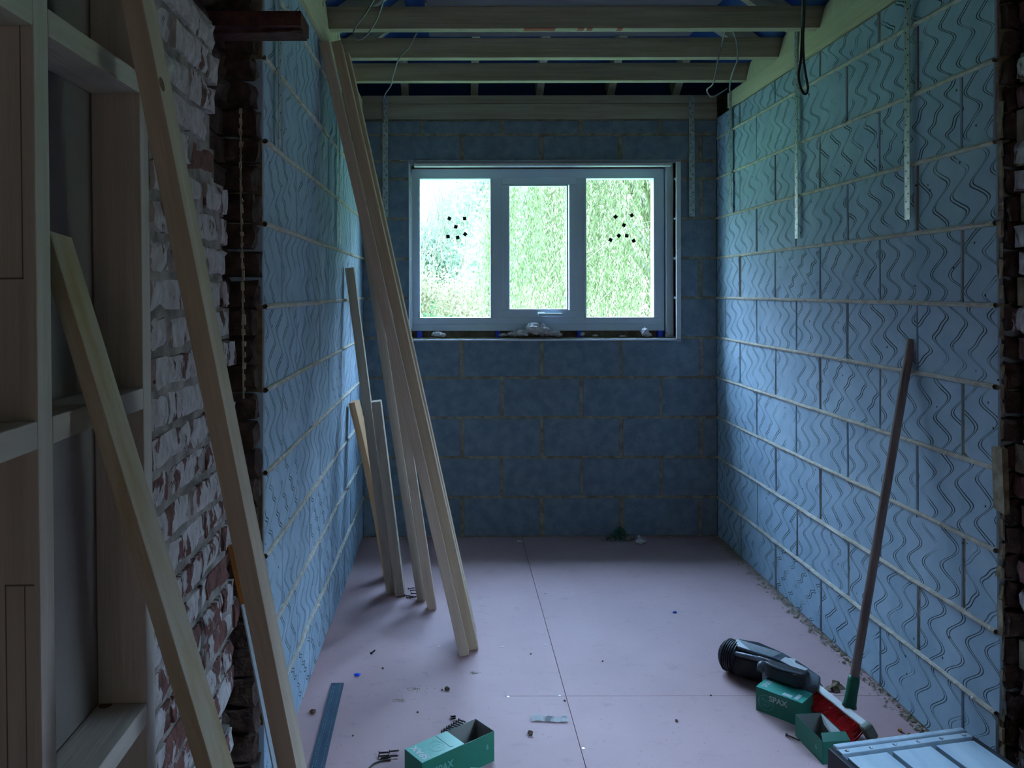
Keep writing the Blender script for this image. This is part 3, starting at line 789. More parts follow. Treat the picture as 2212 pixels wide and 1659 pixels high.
tag(b.build('trim_5', M['white_trim'], bevel=.0015), kind='structure')
b = MB(); b.box(WX0-.06, WX1+.03, YB-.006, YB-.001, WZ1+.012, WZ1+.016); tag(b.build('trim_6', M['galv']), kind='structure')
# blue packers under the frame, wool on the sill
for i, px in enumerate((906, 1076, 1253, 1427)):
    b = MB(); x = wx(px); b.box(x-.014, x+.014, YW-.004, YW+.05, WZ0-.002, oz0-.001)
    tag(b.build('window_packer', M['blue'], bevel=.001), 'small blue plastic packer under the window frame, ' + ('at its left end', 'left of the big wool tuft', 'right of the big wool tuft', 'at its right end')[i], 'packer', 'blue packers under the window frame')
def lump(b, c, r, sq=(1, 1, 1), n=1, amp=.25, mi=0, sub_=3):
    bm = bmesh.new(); bmesh.ops.create_icosphere(bm, subdivisions=sub_, radius=1)
    k = len(b.v); s0 = random.uniform(0, 99)
    from mathutils import noise
    for v in bm.verts:
        q = v.co.copy(); d = 1 + amp*noise.noise(q*2.1+Vector((s0, 0, 0))) + amp*.6*noise.noise(q*5+Vector((0, s0, 0)))
        b.v.append((c[0]+q.x*r*sq[0]*d, c[1]+q.y*r*sq[1]*d, c[2]+q.z*r*sq[2]*d))
    for f in bm.faces: b.f.append(tuple(k+v.index for v in f.verts)); b.mi.append(mi)
    bm.free()
def wool(pxs, label):
    b = MB()
    for px, py, r, sx, sz in pxs:
        q = P(px, py, 4.53); lump(b, (q.x, 4.53, q.z), r, (sx, 1.1, sz), amp=.55)
    for _ in range(30*len(pxs)):
        px, py, r, sx, sz = random.choice(pxs); q = P(px, py, 4.53); a = random.uniform(0, 6.28)
        p0 = Vector((q.x+math.cos(a)*r*sx*.8, 4.53+random.uniform(-r, r)*.6, max(q.z+abs(math.sin(a))*r*sz*.8, WZ0)))
        d = Vector((math.cos(a)*r*.5, random.uniform(-.3, .3)*r, abs(math.sin(a))*r*.4+.002))
        b.tube([p0, p0+d*.6, p0+d+Vector((random.uniform(-1, 1)*r*.2, 0, 0))], [.0012, .0009, .0003], 4)
    zmin = WZ0-.0015
    b.v = [(x, y, max(z, zmin)) for x, y, z in b.v]
    return tag(b.build('insulation_tuft', M['fluff'], smooth=True), label, 'insulation', 'wool tufts on the window sill')
random.seed(11)
wool([(945, 722, .016, 1.9, .8), (958, 724, .011, 1.2, .9)], 'small white wool tuft at the left end of the window sill')
wool([(1152, 710, .034, 1.1, 1.0), (1172, 713, .032, 1.3, 1.0), (1190, 719, .022, 1.8, .9), (1128, 719, .024, 1.6, .8), (1108, 722, .016, 1.8, .8), (1205, 724, .012, 2, .8), (1086, 724, .010, 2.2, .7), (1112, 719, .013, 1.2, 1)], 'large pinkish white wool tuft in the middle of the window sill')
wool([(1258, 723, .010, 1.1, 1)], 'tiny white wool scrap right of the sill middle')
wool([(1285, 726, .007, 2.2, .8)], 'flat tiny wool scrap beside a blue packer right of the sill middle')
wool([(1393, 719, .019, 1.0, 1.2), (1400, 725, .012, 1.6, .8)], 'rounded white wool tuft near the right end of the sill')
wool([(1345, 727, .006, 3, .7)], 'thin flat wool wisp left of the rounded tuft on the sill')
wool([(1440, 724, .008, 1, 1.2)], 'tiny wool scrap in the right corner of the sill')

# ------------------------------------------------------------------ stud partition on the left
def XP(z): return -.5605 - (z-1.2)*.010      # the frame leans a little
part = empty('stud_partition', (XP(0), 1.2, 0))
tag(part, 'untreated timber stud frame with noggins along the left edge of the picture', 'stud wall')
part.rotation_euler = (0, -math.atan(.010), 0)
for y in (.70-.2, 1.073, 1.438):
    b = MB(); b.box(-.089, 0, y-1.2, y-1.2+.039, 0, 2.49)
    s_ = b.build('stud', M['stud'], part, bevel=.0022)
    if y == 1.073:
        b = MB()   # ink stamp outline on the wide face
        for (x0, x1, z0, z1) in ((-.089, -.0175, 1.410, 1.4125), (-.019, -.0175, 1.41, 1.80), (-.046, -.008, .995, .9975), (-.0475, -.046, .70, .9975), (-.0215, -.0202, .60, .9975)):
            b.box(x0, x1, y-1.2-.0006, y-1.2+.001, z0, z1)
        o = b.build('ink_stamp', M['gasket_dim'], s_); o['label'] = 'dark outline of a stamp'
for z in (.610, 1.180, 1.752):
    for y0, y1 in ((1.113, 1.437), (.54, 1.072)):
        b = MB(); b.box(-.088, 0, 0, .038, 0, y1-y0)
        o = b.build('noggin', M['stud'], part, bevel=.002)
        o.matrix_local = Matrix(((1, 0, 0, 0), (0, 0, 1, y0-1.2), (0, 1, 0, z), (0, 0, 0, 1)))
for y0, y1 in ((.4, 1.476),):
    b = MB(); b.box(-.102, -.090, y0-1.2, y1-1.2, 0, 2.48); b.build('backing_sheet', M['board'], part)

# ------------------------------------------------------------------ leaning timbers
def ext(a, b_, z):   # extend line a->b to height z
    t = (z-a.z)/(b_.z-a.z); return a + (b_-a)*t
pA0, pA1 = P(262, 0, 1.27), P(597, 1659, 1.45)
lean_timber('leaning_timber', ext(pA0, pA1, 1.90), ext(pA0, pA1, 0), .0345, .062, M['pine_grey'],
            'long sawn timber leaning in the foreground, pale edge lit, in front of the painted brickwork', bevel=.0015)
pB0, pB1 = P(82, 530, 1.20), P(420, 1659, 1.12)
lean_timber('leaning_timber', ext(pB0, pB1, 1.478), ext(pB0, pB1, 0), .0235, .068, M['old_paint'],
            'weathered timber with old yellowish paint leaning into the stud frame', bevel=.002)
grp = 'timbers leaning on the left block wall'
def lt(tp, zt, bp, w, d, mat, label, **k):
    bz_ = G(*bp); return lean_timber('leaning_timber', P(*tp, zt), bz_, w, d, M[mat], label, group=grp, **k)
lt((690, 92), 3.03, (991, 1420), .0380, .042, 'pine_pink', 'long pine timber, front one of the tallest leaning trio')
lt((716, 90), 3.13, (1011, 1407), .0385, .070, 'pine', 'long pine timber, rightmost at the foot of the tallest leaning trio')
lt((734, 116), 3.23, (1008, 1378), .0385, .075, 'pine', 'long pine timber behind the others of the tallest leaning trio')
lt((735, 200), 3.52, (900, 1300), .039, .040, 'pine_grey', 'pine batten, left one of the middle leaning pair')
lt((757, 215), 3.42, (922, 1319), .040, .045, 'pine_pink', 'pine batten, right one of the middle leaning pair, foot nearer the room')
lt((745, 579), 3.70, (833, 1284), .041, .045, 'pine_grey', 'medium-length timber leaning on the left wall left of the middle pair')
lt((801, 869), 3.60, (852, 1289), .043, .060, 'pine_grey', 'short timber with a pale sawn top end beside the medium-length one')
lt((752, 871), 3.82, (828, 1255), .030, .095, 'pine_orange', 'short warm-brown bowed board leaning furthest left behind the others', twist=R(-8), bow=.012)

# straightedge with an orange grip behind the foreground timber
q0, q1 = P(489, 1180, 1.75), P(592, 1659, 1.72)
T = frame_from(ext(q0, q1, .0), q0)
r_ = empty('straightedge'); r_.matrix_world = T; L = (q0-ext(q0, q1, .0)).length; lg = .13
b = MB(); b.box(0, .016, 0, .02, L-lg, L); o = b.build('grip', M['orange'], r_, bevel=.003); o['label'] = 'orange grip'
b = MB(); b.hexa([(-.014, .0, 0), (-.011, .0, 0), (-.011, .075, 0), (-.014, .075, 0), (.002, .0, L-lg), (.005, .0, L-lg), (.005, .03, L-lg), (.002, .03, L-lg)])
b.build('blade', M['alu'], r_)
tag(r_, 'thin blue-grey metal blade with an orange grip standing behind the foreground timber', 'tool')

# dark strip with pale print on the floor
a0, a1 = G(714, 1478), G(667, 1659)
c0 = G(740, 1478)
r_ = empty('packing_strip', (a0.x, a0.y, 0)); dv = (a1-a0).normalized()
r_.rotation_euler = (0, 0, math.atan2(dv.y, dv.x)+math.pi/2)
b = MB(); b.box(0, .044, -.70, 0, .0005, .006); b.build('strip', M['dark_blue'], r_, bevel=.001)
b = MB(); random.seed(9)
for row in (.008, .015, .034):
    y = -.02
    while y > -.6:
        l_ = random.uniform(.003, .012); b.box(row-.0010, row+.0010, y-l_, y, .0058, .0063); y -= l_+random.uniform(.002, .008)
o = b.build('print', M['tool_grey'], r_); o['label'] = 'rows of faint pale print'; 
tag(r_, 'dark blue flat plastic strip with faint print lying on the floor by the left wall', 'strip')

# ------------------------------------------------------------------ green screw boxes
def text_mesh(name, body, size, mat, parent, T, bold=.02, sx=1.0):
    c = bpy.data.curves.new(name, 'FONT'); c.body = body; c.size = size; c.extrude = .0003; c.offset = size*bold
    c.align_x = 'CENTER'; c.align_y = 'CENTER'
    t_ = bpy.data.objects.new(name+'_curve', c); COL.objects.link(t_)
    bpy.context.view_layer.update()
    me = bpy.data.meshes.new_from_object(t_.evaluated_get(bpy.context.evaluated_depsgraph_get()))
    bpy.data.objects.remove(t_); bpy.data.curves.remove(c)
    me.name = name; me.materials.clear(); me.materials.append(mat)
    o = bpy.data.objects.new(name, me); COL.objects.link(o); o.parent = parent
    o.matrix_local = T @ Matrix.Diagonal((sx, 1, 1, 1))
    return o
def open_box(b, L, W, H, t=.0012, mi_out=0, mi_in=1):
    b.box(0, L, 0, W, 0, t, mi_out)
    for (x0, x1, y0, y1, ix, iy) in ((0, L, 0, t, 0, 1), (0, L, W-t, W, 0, -1), (0, t, 0, W, 1, 0), (L-t, L, 0, W, -1, 0)):
        b.box(x0, x1, y0, y1, 0, H, mi_out)
        e_ = .0004
        if iy: b.box(x0+t, x1-t, (y1 if iy > 0 else y0-e_), (y1+e_ if iy > 0 else y0), t, H-.001, mi_in)
        else: b.box((x1 if ix > 0 else x0-e_), (x1+e_ if ix > 0 else x0), y0+t, y1-t, t, H-.001, mi_in)
    b.box(t, L-t, t, W-t, t, t+.0005, mi_in)
def plane_T(o, xd, yd):
    x = Vector(xd).normalized(); y = Vector(yd).normalized(); z = x.cross(y)
    m = Matrix((x, y, z)).transposed().to_4x4(); m.translation = Vector(o); return m
def ring_mesh(name, cx_, cy_, z, r, w, mat, parent, seg=32):
    b = MB()
    for k in range(seg):
        a0_, a1_ = 2*math.pi*k/seg, 2*math.pi*(k+1)/seg
        b.prism([(cx_+r*math.cos(a0_), cy_+r*math.sin(a0_), z), (cx_+(r+w)*math.cos(a0_), cy_+(r+w)*math.sin(a0_), z), (cx_+(r+w)*math.cos(a1_), cy_+(r+w)*math.sin(a1_), z), (cx_+r*math.cos(a1_), cy_+r*math.sin(a1_), z)], (0, 0, .0004))
    pz = [(-.7, .2), (-.35, .55), (-.1, .1), (.25, .45), (.6, .0), (.25, -.4), (-.2, -.25), (-.45, -.55)]
    for i in range(len(pz)-1):
        p, q = Vector((*pz[i], 0))*r, Vector((*pz[i+1], 0))*r; d = (q-p).normalized(); nn = Vector((-d.y, d.x, 0))*w*.5; c0_ = Vector((cx_, cy_, z))
        b.prism([c0_+p-nn, c0_+q-nn, c0_+q+nn, c0_+p+nn], (0, 0, .0004))
    return b.build(name, mat, parent)

# A: half-open box front left of middle
P4, P1 = G(910, 1649, .088), G(1074, 1575.6, .088)
L, W, H = .262, .086, .088
ang = math.atan2(P1.y-P4.y, P1.x-P4.x)
r_ = empty('screw_box', (P4.x, P4.y, 0), ang)
tag(r_, 'green screw box with a half-closed lid at the front middle of the floor', 'box', 'green screw boxes')
b = MB(); open_box(b, L, W, H); b.build('carton', (M['green_box'], M['grey_card']), r_)
b = MB(); b.box(0, .150, .001, W-.001, H-.0005, H+.0012); lid = b.build('lid', M['green_lid'], r_)
b = MB(); b.box(.1075, .1085, .012, W-.003, H+.0012, H+.0016); b.box(.1085, .118, .012, .0132, H+.0012, H+.0016); b.build('lid_crease', M['hole'], lid)
text_mesh('lettering', 'SPAX', .030, M['print'], lid, plane_T((.024, W/2, H+.0013), (0, 1, 0), (-1, 0, 0)), sx=1.0)
ring_mesh('globe_print', .078, W*.46, H+.0013, .023, .0012, M['print_dim'], lid)
text_mesh('lettering', '6', .020, M['print_dim'], lid, plane_T((.095, W*.83, H+.0013), (0, 1, 0), (-1, 0, 0)))
text_mesh('lettering', 'SPAX', .028, M['print_dim'], r_, plane_T((.075, -.0006, .050), (1, 0, 0), (0, 0, 1)))
text_mesh('lettering', '6', .020, M['print_dim'], r_, plane_T((.235, -.0006, .050), (1, 0, 0), (0, 0, 1)))
# B: closed box under the power tool
A_, B_, C_, D_ = G(1631, 1484, .078), G(1663, 1466, .078), G(1759, 1504.4, .078), G(1731, 1520.8, .078)
ang = math.atan2(D_.y-A_.y, D_.x-A_.x); L = (D_-A_).length; W = .088; H = .078
r_ = empty('screw_box', (A_.x, A_.y, 0), ang)
tag(r_, 'closed green screw box with the black power tool resting on it', 'box', 'green screw boxes')
b = MB(); b.box(0, L, 0, W, 0, H-.001); b.build('carton', M['green_box'], r_, bevel=.001)
b = MB(); b.box(0, L, 0, W, H-.001, H); lid = b.build('lid', M['green_lid'], r_)
text_mesh('lettering', 'SPAX', .024, M['print'], lid, plane_T((.020, W*.52, H+.0002), (0, 1, 0), (-1, 0, 0)))
b = MB(); b.box(.083, .112, .008, .026, H, H+.0005); b.box(.121, .133, .010, .050, H, H+.0005); o = b.build('white_label', M['label_white'], lid)
ring_mesh('globe_print', .060, .030, H+.0002, .016, .001, M['print_dim'], lid)
text_mesh('lettering', 'SPAX', .025, M['print'], r_, plane_T((.074, -.0006, .054), (1, 0, 0), (0, 0, 1)))
ring_mesh('globe_print', 0, 0, 0, .024, .0012, M['print_dim'], r_).matrix_local = plane_T((.034, -.0006, .036), (1, 0, 0), (0, 0, 1))
# C: open box in front of the broom
c0, c1 = G(1716, 1544, .068), G(1775, 1603.5, .068)
ang = math.atan2(c1.y-c0.y, c1.x-c0.x); L = .152; W = .086; H = .068
r_ = empty('screw_box', (c0.x, c0.y, 0), ang)
tag(r_, 'empty open green screw box between the broom bristles and the silver step', 'box', 'green screw boxes')
b = MB(); open_box(b, L, W, H); b.build('carton', (M['green_box'], M['grey_card']), r_)
b = MB(); b.hexa([(L-.001, .0, H-.001), (L+.001, .0, H-.001), (L+.001, W, H-.001), (L-.001, W, H-.001), (L-.016, .004, H+.017), (L-.014, .004, H+.017), (L-.014, W-.006, H+.017), (L-.016, W-.006, H+.017)])
b.build('flap', M['green_box'], r_)
b = MB(); b.hexa([(.004, W-.004, H-.002), (L-.01, W-.004, H-.002), (L-.01, W-.002, H-.002), (.004, W-.002, H-.002), (.03, W-.010, H-.020), (L-.02, W-.020, H-.030), (L-.02, W-.018, H-.028), (.03, W-.008, H-.018)])
o = b.build('flap', M['label_white'], r_); o['label'] = 'pale inner flap'
text_mesh('lettering', '6', .022, M['print_dim'], r_, plane_T((L*.78, -.0006, H*.5), (1, 0, 0), (0, 0, 1)))
# D: box whose top edge only just enters the bottom of the picture
r_ = empty('screw_box', (.045, 2.180, 0), R(-3))
tag(r_, 'green screw box cut off by the bottom edge of the picture', 'box', 'green screw boxes')
b = MB(); T_ = Matrix.Translation((0, -.09, 0)); b.v = []
b.box(0, .15, -.09, 0, 0, .076); b.build('carton', M['green_box'], r_, bevel=.001)
b = MB(); b.box(0, .046, -.09, .0, .076, .084); b.build('lid', M['green_lid'], r_, bevel=.001)
b = MB(); b.box(.055, .148, -.085, -.002, .076, .081, 0); o = b.build('brown_flap', M['paper_brown'], r_)

# ------------------------------------------------------------------ power tool
t0, t1 = Vector((1.010, 2.905, 0)), Vector((1.228, 2.655, 0))
ang = math.atan2(t1.y-t0.y, t1.x-t0.x)
r_ = empty('power_tool', (t0.x, t0.y, 0), ang)
tag(r_, 'black and grey cordless power tool lying on the floor against the closed green box', 'power tool')
def lathe(b, prof, axis='X', c=(0, 0, 0), seg=28, sy=1, sz=1, mi=0):
    n0 = len(b.v)
    for (x, r) in prof:
        for k in range(seg):
            a = 2*math.pi*k/seg; b.v.append((c[0]+x, c[1]+r*math.cos(a)*sy, c[2]+r*math.sin(a)*sz))
    for i in range(len(prof)-1):
        for k in range(seg):
            k2 = (k+1) % seg; b.f.append((n0+i*seg+k, n0+i*seg+k2, n0+(i+1)*seg+k2, n0+(i+1)*seg+k)); b.mi.append(mi)
    b.f.append(tuple(n0+k for k in range(seg))); b.mi.append(mi)
    m_ = n0+(len(prof)-1)*seg; b.f.append(tuple(m_+k for k in range(seg))); b.mi.append(mi)
b = MB()
prof = [(-.030, .018), (-.026, .036), (-.018, .047), (-.008, .054)]
for k in range(5): prof += [(-.006+k*.008, .057), (-.002+k*.008, .057), (-.0015+k*.008, .0535), (.001+k*.008, .0535)]
prof += [(.038, .055), (.044, .045)]
lathe(b, prof, c=(0, 0, .059)); b.build('round_head', M['black'], r_, smooth=False)
b = MB(); lathe(b, [(.040, .047), (.075, .046), (.110, .041), (.140, .036), (.165, .030)], c=(0, -.004, .050), sz=1.05, seg=20); b.build('body', M['black_matt'], r_, smooth=True)
b = MB()
b.prism([(.02, -.018, .098), (.02, .018, .110), (.10, .024, .122), (.19, .022, .116), (.25, .020, .105), (.25, -.012, .098), (.17, -.018, .104), (.09, -.022, .102)], (0, 0, .010))
b.build('top_cover', M['tool_grey'], r_, bevel=.003)
b = MB(); b.tube(smooth_pts([(.03, -.030, .085), (.08, -.036, .094), (.14, -.034, .100), (.20, -.026, .098)]), [.009]*25, 10); b.build('side_rail', M['tool_grey'], r_, smooth=True)
b = MB()
b.prism([(.155, -.06, .070), (.175, .030, .112), (.235, .034, .112), (.320, .026, .090), (.335, -.030, .080), (.300, -.065, .082), (.200, -.075, .085)], (0, 0, -.05))
b.build('rear_housing', M['tool_grey'], r_, bevel=.006)
b = MB(); b.prism([(.205, -.026, .1145), (.205, .022, .1155), (.238, .022, .1150), (.243, .000, .1145), (.290, -.002, .1080), (.285, -.034, .1070)], (0, 0, .0035)); b.build('rating_label', M['label_white'], r_)
b = MB(); b.prism([(.185, -.104, .083), (.185, -.060, .083), (.320, -.046, .083), (.322, -.088, .083), (.300, -.112, .083), (.215, -.116, .083)], (0, 0, .046)); b.build('battery_pack', M['black'], r_, bevel=.013, seg=4)
b = MB(); b.tube(smooth_pts([(.188, -.100, .130), (.22, -.110, .131), (.26, -.108, .131), (.31, -.090, .129)]), .0035, 8); b.build('battery_trim', M['tool_grey'], r_, smooth=True)
b = MB(); lump(b, (.168, -.080, .100), .022, (.8, 1.1, .9), amp=.15, sub_=2); b.build('battery_catch', M['tool_grey'], r_, smooth=True)
b = MB(); b.tube(smooth_pts([(.150, -.070, .124), (.19, -.066, .121), (.25, -.058, .118), (.262, -.050, .116)]), .0032, 8); b.build('belt_hook', M['steel'], r_, smooth=True)
b = MB()
for k in range(3): b.box(.225+k*.025, .240+k*.025, -.060, -.040, .108, .118, jit=.002)
b.build('switch_block', M['black'], r_, bevel=.001)
# twisted scraps behind the tool
b = MB(); random.seed(14)
base = G(1795, 1492)
for k in range(7):
    p = base + Vector((random.uniform(-.04, .04), random.uniform(-.03, .04), 0)); a = random.uniform(0, 3.14)
    w_, l_ = random.uniform(.006, .014), random.uniform(.02, .05)
    d = Vector((math.cos(a), math.sin(a), 0)); n_ = Vector((-d.y, d.x, 0))*w_
    pr = [p, p+d*l_*.5+Vector((0, 0, random.uniform(.006, .02))), p+d*l_]
    for i in (0, 1):
        b.prism([pr[i]-n_, pr[i+1]-n_, pr[i+1]+n_, pr[i]+n_], (0, 0, .0015), mi=(1 if k == 2 else 0))
tag(b.build('wrapper_scrap', (M['paper_brown'], M['label_white'])), 'crumpled brown and white wrapper scraps on the floor behind the power tool', 'scrap')

# ------------------------------------------------------------------ broom
hb, ht = P(1834, 1520, 2.52), P(1969, 735, 2.59)
hb.z = max(hb.z, .075)
dirh = (ht-hb).normalized()
r_ = empty('broom', (hb.x, hb.y, 0))
tag(r_, 'broom with red bristles and a brown handle leaning on the right block wall', 'broom')
inv = Matrix.Translation(-Vector((hb.x, hb.y, 0)))
b = MB()
n = 14
b.tube([inv @ (hb+dirh*((ht-hb).length*(.06+.94*i/n))) for i in range(n+1)], .0135, 14); b.build('handle', M['broom_wood'], r_, smooth=False)
b = MB(); b.tube([inv @ (hb+dirh*q) for q in (-.012, .0, .03, .07, .085)], [.022, .019, .0175, .018, .0155], 16); b.build('socket', M['green_plastic'], r_, smooth=True)
# head: long body, bristles pushed over to the left
h0, h1 = G(1768, 1493, .056), G(1868, 1572, .054)
hd = (h1-h0); hl = hd.length; hd.normalize(); side_ = Vector((-hd.y, hd.x, 0))
if side_.x > 0: side_ = -side_       # towards the left
bd = (side_*.86 + Vector((0, 0, -1))*.50).normalized(); nrm = hd.cross(bd)
T = Matrix((hd, nrm, bd)).transposed().to_4x4(); T.translation = inv @ h0
b = MB(); b.box(-.03, hl+.012, -.020, .020, -.010, .014, T=T); b.build('head_block', M['label_white'], r_, bevel=.006, seg=3)
b = MB(); b.box(hl+.006, hl+.034, -.026, .026, -.012, .022, T=T); b.build('end_cap', M['grey_plastic'], r_, bevel=.010, seg=3)
b = MB(); random.seed(17)
nb = 22
for i in range(nb):
    for jn in range(4):
        for q in range(9):
            x = -.02 + (hl+.02)*(i+.5)/nb + random.uniform(-.003, .003); y = -.013+.026*jn/3+random.uniform(-.002, .002)
            ln = .062*random.uniform(.9, 1.05)
            a0_ = Vector((x, y, .012)); sp = Vector(((i/nb-.5)*.012+random.uniform(-.005, .005), (jn-1.5)*.006+random.uniform(-.004, .004), ln))
            e0 = T @ a0_; e1 = T @ (a0_+sp); wv = hd*.0011
            if e1.z < .001: e1 = e0 + (e1-e0)*((e0.z-.001)/(e0.z-e1.z))
            wv2 = nrm*.0011
            k = len(b.v); b.v += [tuple(e0-wv), tuple(e0+wv), tuple(e1+wv*1.1), tuple(e1-wv*1.1)]; b.f.append((k, k+1, k+2, k+3)); b.mi.append(0)
            k = len(b.v); b.v += [tuple(e0-wv2), tuple(e0+wv2), tuple(e1+wv2*1.1), tuple(e1-wv2*1.1)]; b.f.append((k, k+1, k+2, k+3)); b.mi.append(0)
o = b.build('bristles', M['red'], r_)
o['kind'] = 'stuff'

# ------------------------------------------------------------------ silver step platform
zt = .20
A_, B_ = G(1797, 1612, zt), G(2075, 1576, zt)
ud = (B_-A_).normalized(); wd = (B_-A_).length; vd = Vector((.17, -.985, 0)).normalized()
def dk(u_, v_, z): q = A_ + ud*u_ + vd*v_; return (q.x-A_.x, q.y-A_.y, z)
r_ = empty('step_platform', (A_.x, A_.y, 0))
tag(r_, 'silver aluminium step platform with riveted edge at the bottom right corner', 'step')
def slabm(name, u0, u1, v0, v1, z0, z1, mat, bev=.002, parent=r_):
    b = MB(); b.hexa([dk(u0, v1, z0), dk(u1, v1, z0), dk(u1, v0, z0), dk(u0, v0, z0), dk(u0, v1, z1), dk(u1, v1, z1), dk(u1, v0, z1), dk(u0, v0, z1)])
    return b.build(name, mat, parent, bevel=bev)
DL = .42
e3 = wd/3
for k in range(3):
    o = slabm('deck_plank', e3*k+.008, e3*(k+1)-.008, .048, DL, zt-.028, zt-.004, M['alu'])
fl = slabm('edge_strip', 0, wd, 0, .014, zt-.03, zt+.004, M['alu'], .003)
slabm('edge_strip', 0, wd, .019, .038, zt-.03, zt, M['alu'], .0015)
for k in range(6):
    b = MB(); p = dk(.02+(wd-.04)*k/5, .029, zt)
    b.tube([Vector(p), Vector(p)+Vector((0, 0, .003)), Vector(p)+Vector((0, 0, .0045))], [.0055, .005, .0025], 12); b.build('rivet', M['steel'], r_, smooth=True)
slabm('frame', .004, wd-.004, .015, DL, zt-.05, zt-.029, M['black_matt'], 0)
slabm('side_panel', -.014, .004, -.004, DL, .03, zt-.006, M['black'], .004)
slabm('side_panel', wd-.004, wd+.012, -.004, DL, .03, zt-.006, M['black'], .004)
for u_, v_ in ((-.012, .0), (wd-.02, .0), (-.012, DL-.04), (wd-.02, DL-.04)):
    slabm('leg', u_, u_+.03, v_, v_+.04, 0, .06, M['black'], .004)
b = MB(); p = Vector(dk(-.014, .06, zt-.04)); b.tube([p, p+Vector((-.004, 0, 0))], .006, 10); b.build('bolt', M['steel'], r_)

# ------------------------------------------------------------------ small debris
random.seed(31)
def bit(px, py, r, label, mat='debris', sq=(1, 1, .7), name='debris_bit', cat='debris', group=None, amp=.5):
    p = G(px, py); b = MB(); lump(b, (0, 0, 0), r, sq, amp=amp, sub_=2)
    zm = min(v[2] for v in b.v)
    o = b.build(name, M[mat], loc=(p.x, p.y, -zm)); tag(o, label, cat, group); return o
bit(964, 1491, .009, 'brown crumb near the middle of the floor')
bit(953, 1492, .004, 'tiny brown crumb left of the larger brown crumb')
bit(674, 1541, .010, 'brown crumb on the floor left of the dark strip')
bit(1144, 1588, .009, 'grey-brown crumb below the paper scrap')
bit(770, 1460, .010, 'small bright blue plastic scrap on the floor', 'blue', (1.3, .7, .5), 'blue_scrap', 'plastic scrap')
bit(1456, 1325, .007, 'tiny blue plastic scrap at the far right of the floor', 'blue', (1.3, .7, .5), 'blue_scrap', 'plastic scrap')
bit(1121, 1172, .012, 'small pale scrap at the foot of the back wall', 'paper', (1.2, 1, .4), 'scrap_piece', 'scrap')
bit(1942, 1582, .006, 'orange-brown crumb on the floor above the silver step', 'orange')
for px, py, w_ in ((1096, 1506, 'just below the cross seam, left of the long seam'), (1207, 1504, 'where the two floor seams meet'), (1258, 1618, 'beside the long seam near the bottom of the picture'),
                   (1176, 1282, 'farthest from the camera, beside the long seam'), (1176, 1394, 'left of the long seam in mid floor'), (1083, 1398, 'right of the feet of the tallest timbers'),
                   (947, 1397, 'left of the feet of the tallest timbers')):
    p = G(px, py); b = MB(); b.tube([Vector((0, 0, 0)), Vector((0, 0, .0012))], .0045, 10)
    tag(b.build('floor_screw', M['steel'], loc=(p.x, p.y, .0003)), 'bright screw sunk in the floor, ' + w_, 'screw', 'bright screws in the floor')
for px, py, w_ in ((1145, 1414, 'left of the long floor seam'), (825, 1445, 'right of the blue scrap'), (1218, 1516, 'just below the crossing of the seams'), (900, 1540, 'left of the row of screws'),
                   (1300, 1430, 'right of the long floor seam in mid floor'), (1460, 1560, 'far left of the closed green box'), (760, 1590, 'right of the dark strip'), (1534, 1505, 'on the cross seam left of the closed green box')):
    bit(px, py, random.uniform(.003, .005), 'tiny dark crumb ' + w_, 'debris', group='tiny loose crumbs')
for px, py, s_ in ((895, 1489, .05), (862, 1513, .03), (1020, 1454, .02)):
    p = G(px, py); b = MB()
    for k in range(46): 
        a, rr = random.uniform(0, 6.28), abs(random.gauss(0, s_*.5)); crumb((rr*math.cos(a)*1.3, rr*math.sin(a)*.7, .0008), random.uniform(.0012, .003))
    o = b.build('dust_patch', M['dust'], loc=(p.x, p.y, 0)); tag(o, 'patch of sandy dust on the floor, ' + ('the largest one', 'left of and below the largest', 'right of and above the largest')[(895, 862, 1020).index(px)], 'dust', kind='stuff')
# green netting tuft and white scrap at the back wall
b = MB(); p = G(1337, 1167)
for k in range(420):
    a, rr = random.uniform(0, 6.28), abs(random.gauss(0, .035)); x, y = rr*math.cos(a)*1.25, -abs(rr*math.sin(a))*.5
    h = max(.004, .075*math.exp(-(x/.05)**2)*random.random()); d = Vector((random.uniform(-1, 1), random.uniform(-1, 1), random.uniform(-.4, 1)))*.012
    q = Vector((x, y, h)); b.tube([q, q+d], [.0018, .0008], 3)
b.v = [(x, min(y, .06), max(z, .001)) for x, y, z in b.v]
o = b.build('netting_tuft', M['greencrumb'], loc=(p.x, 4.425, 0)); tag(o, 'tuft of dark green netting on the floor against the back wall', 'netting')
b = MB(); lump(b, (0, 0, .013), .018, (1.4, .9, .7), amp=.5); lump(b, (-.008, 0, .036), .010, (.8, .8, 1.1), amp=.5); b.v = [(x, y, max(z, 0.0005)) for x, y, z in b.v]
p = G(1382, 1175); tag(b.build('paper_ball', M['white_trim'], loc=(p.x, p.y, 0)), 'crumpled white scrap beside the green netting tuft', 'scrap')
# paper strip
p0, p1 = G(1146, 1560), G(1226, 1562); dv = (p1-p0); L = dv.length
r_ = empty('paper_strip', (p0.x, p0.y, 0), math.atan2(dv.y, dv.x)); n = 16; b = MB()
rows = []
for i in range(n+1):
    t_ = i/n; z = .004+.006*abs(math.sin(t_*9)); yy = .002*math.sin(t_*7); w_ = .030*(1-.25*t_)
    rows.append([(L*t_, yy, z*.4), (L*t_, yy+w_*.5, z+.006), (L*t_, yy+w_, z*.7+.003*math.sin(t_*14))])
for i in range(n):
    for k in (0, 1): b.poly([rows[i][k], rows[i+1][k], rows[i+1][k+1], rows[i][k+1]])
o = b.build('paper_strip_sheet', M['paper'], r_); o.modifiers.new('t', 'SOLIDIFY').thickness = .0006
tag(r_, 'crumpled white paper strip on the floor beside the long board seam', 'paper')

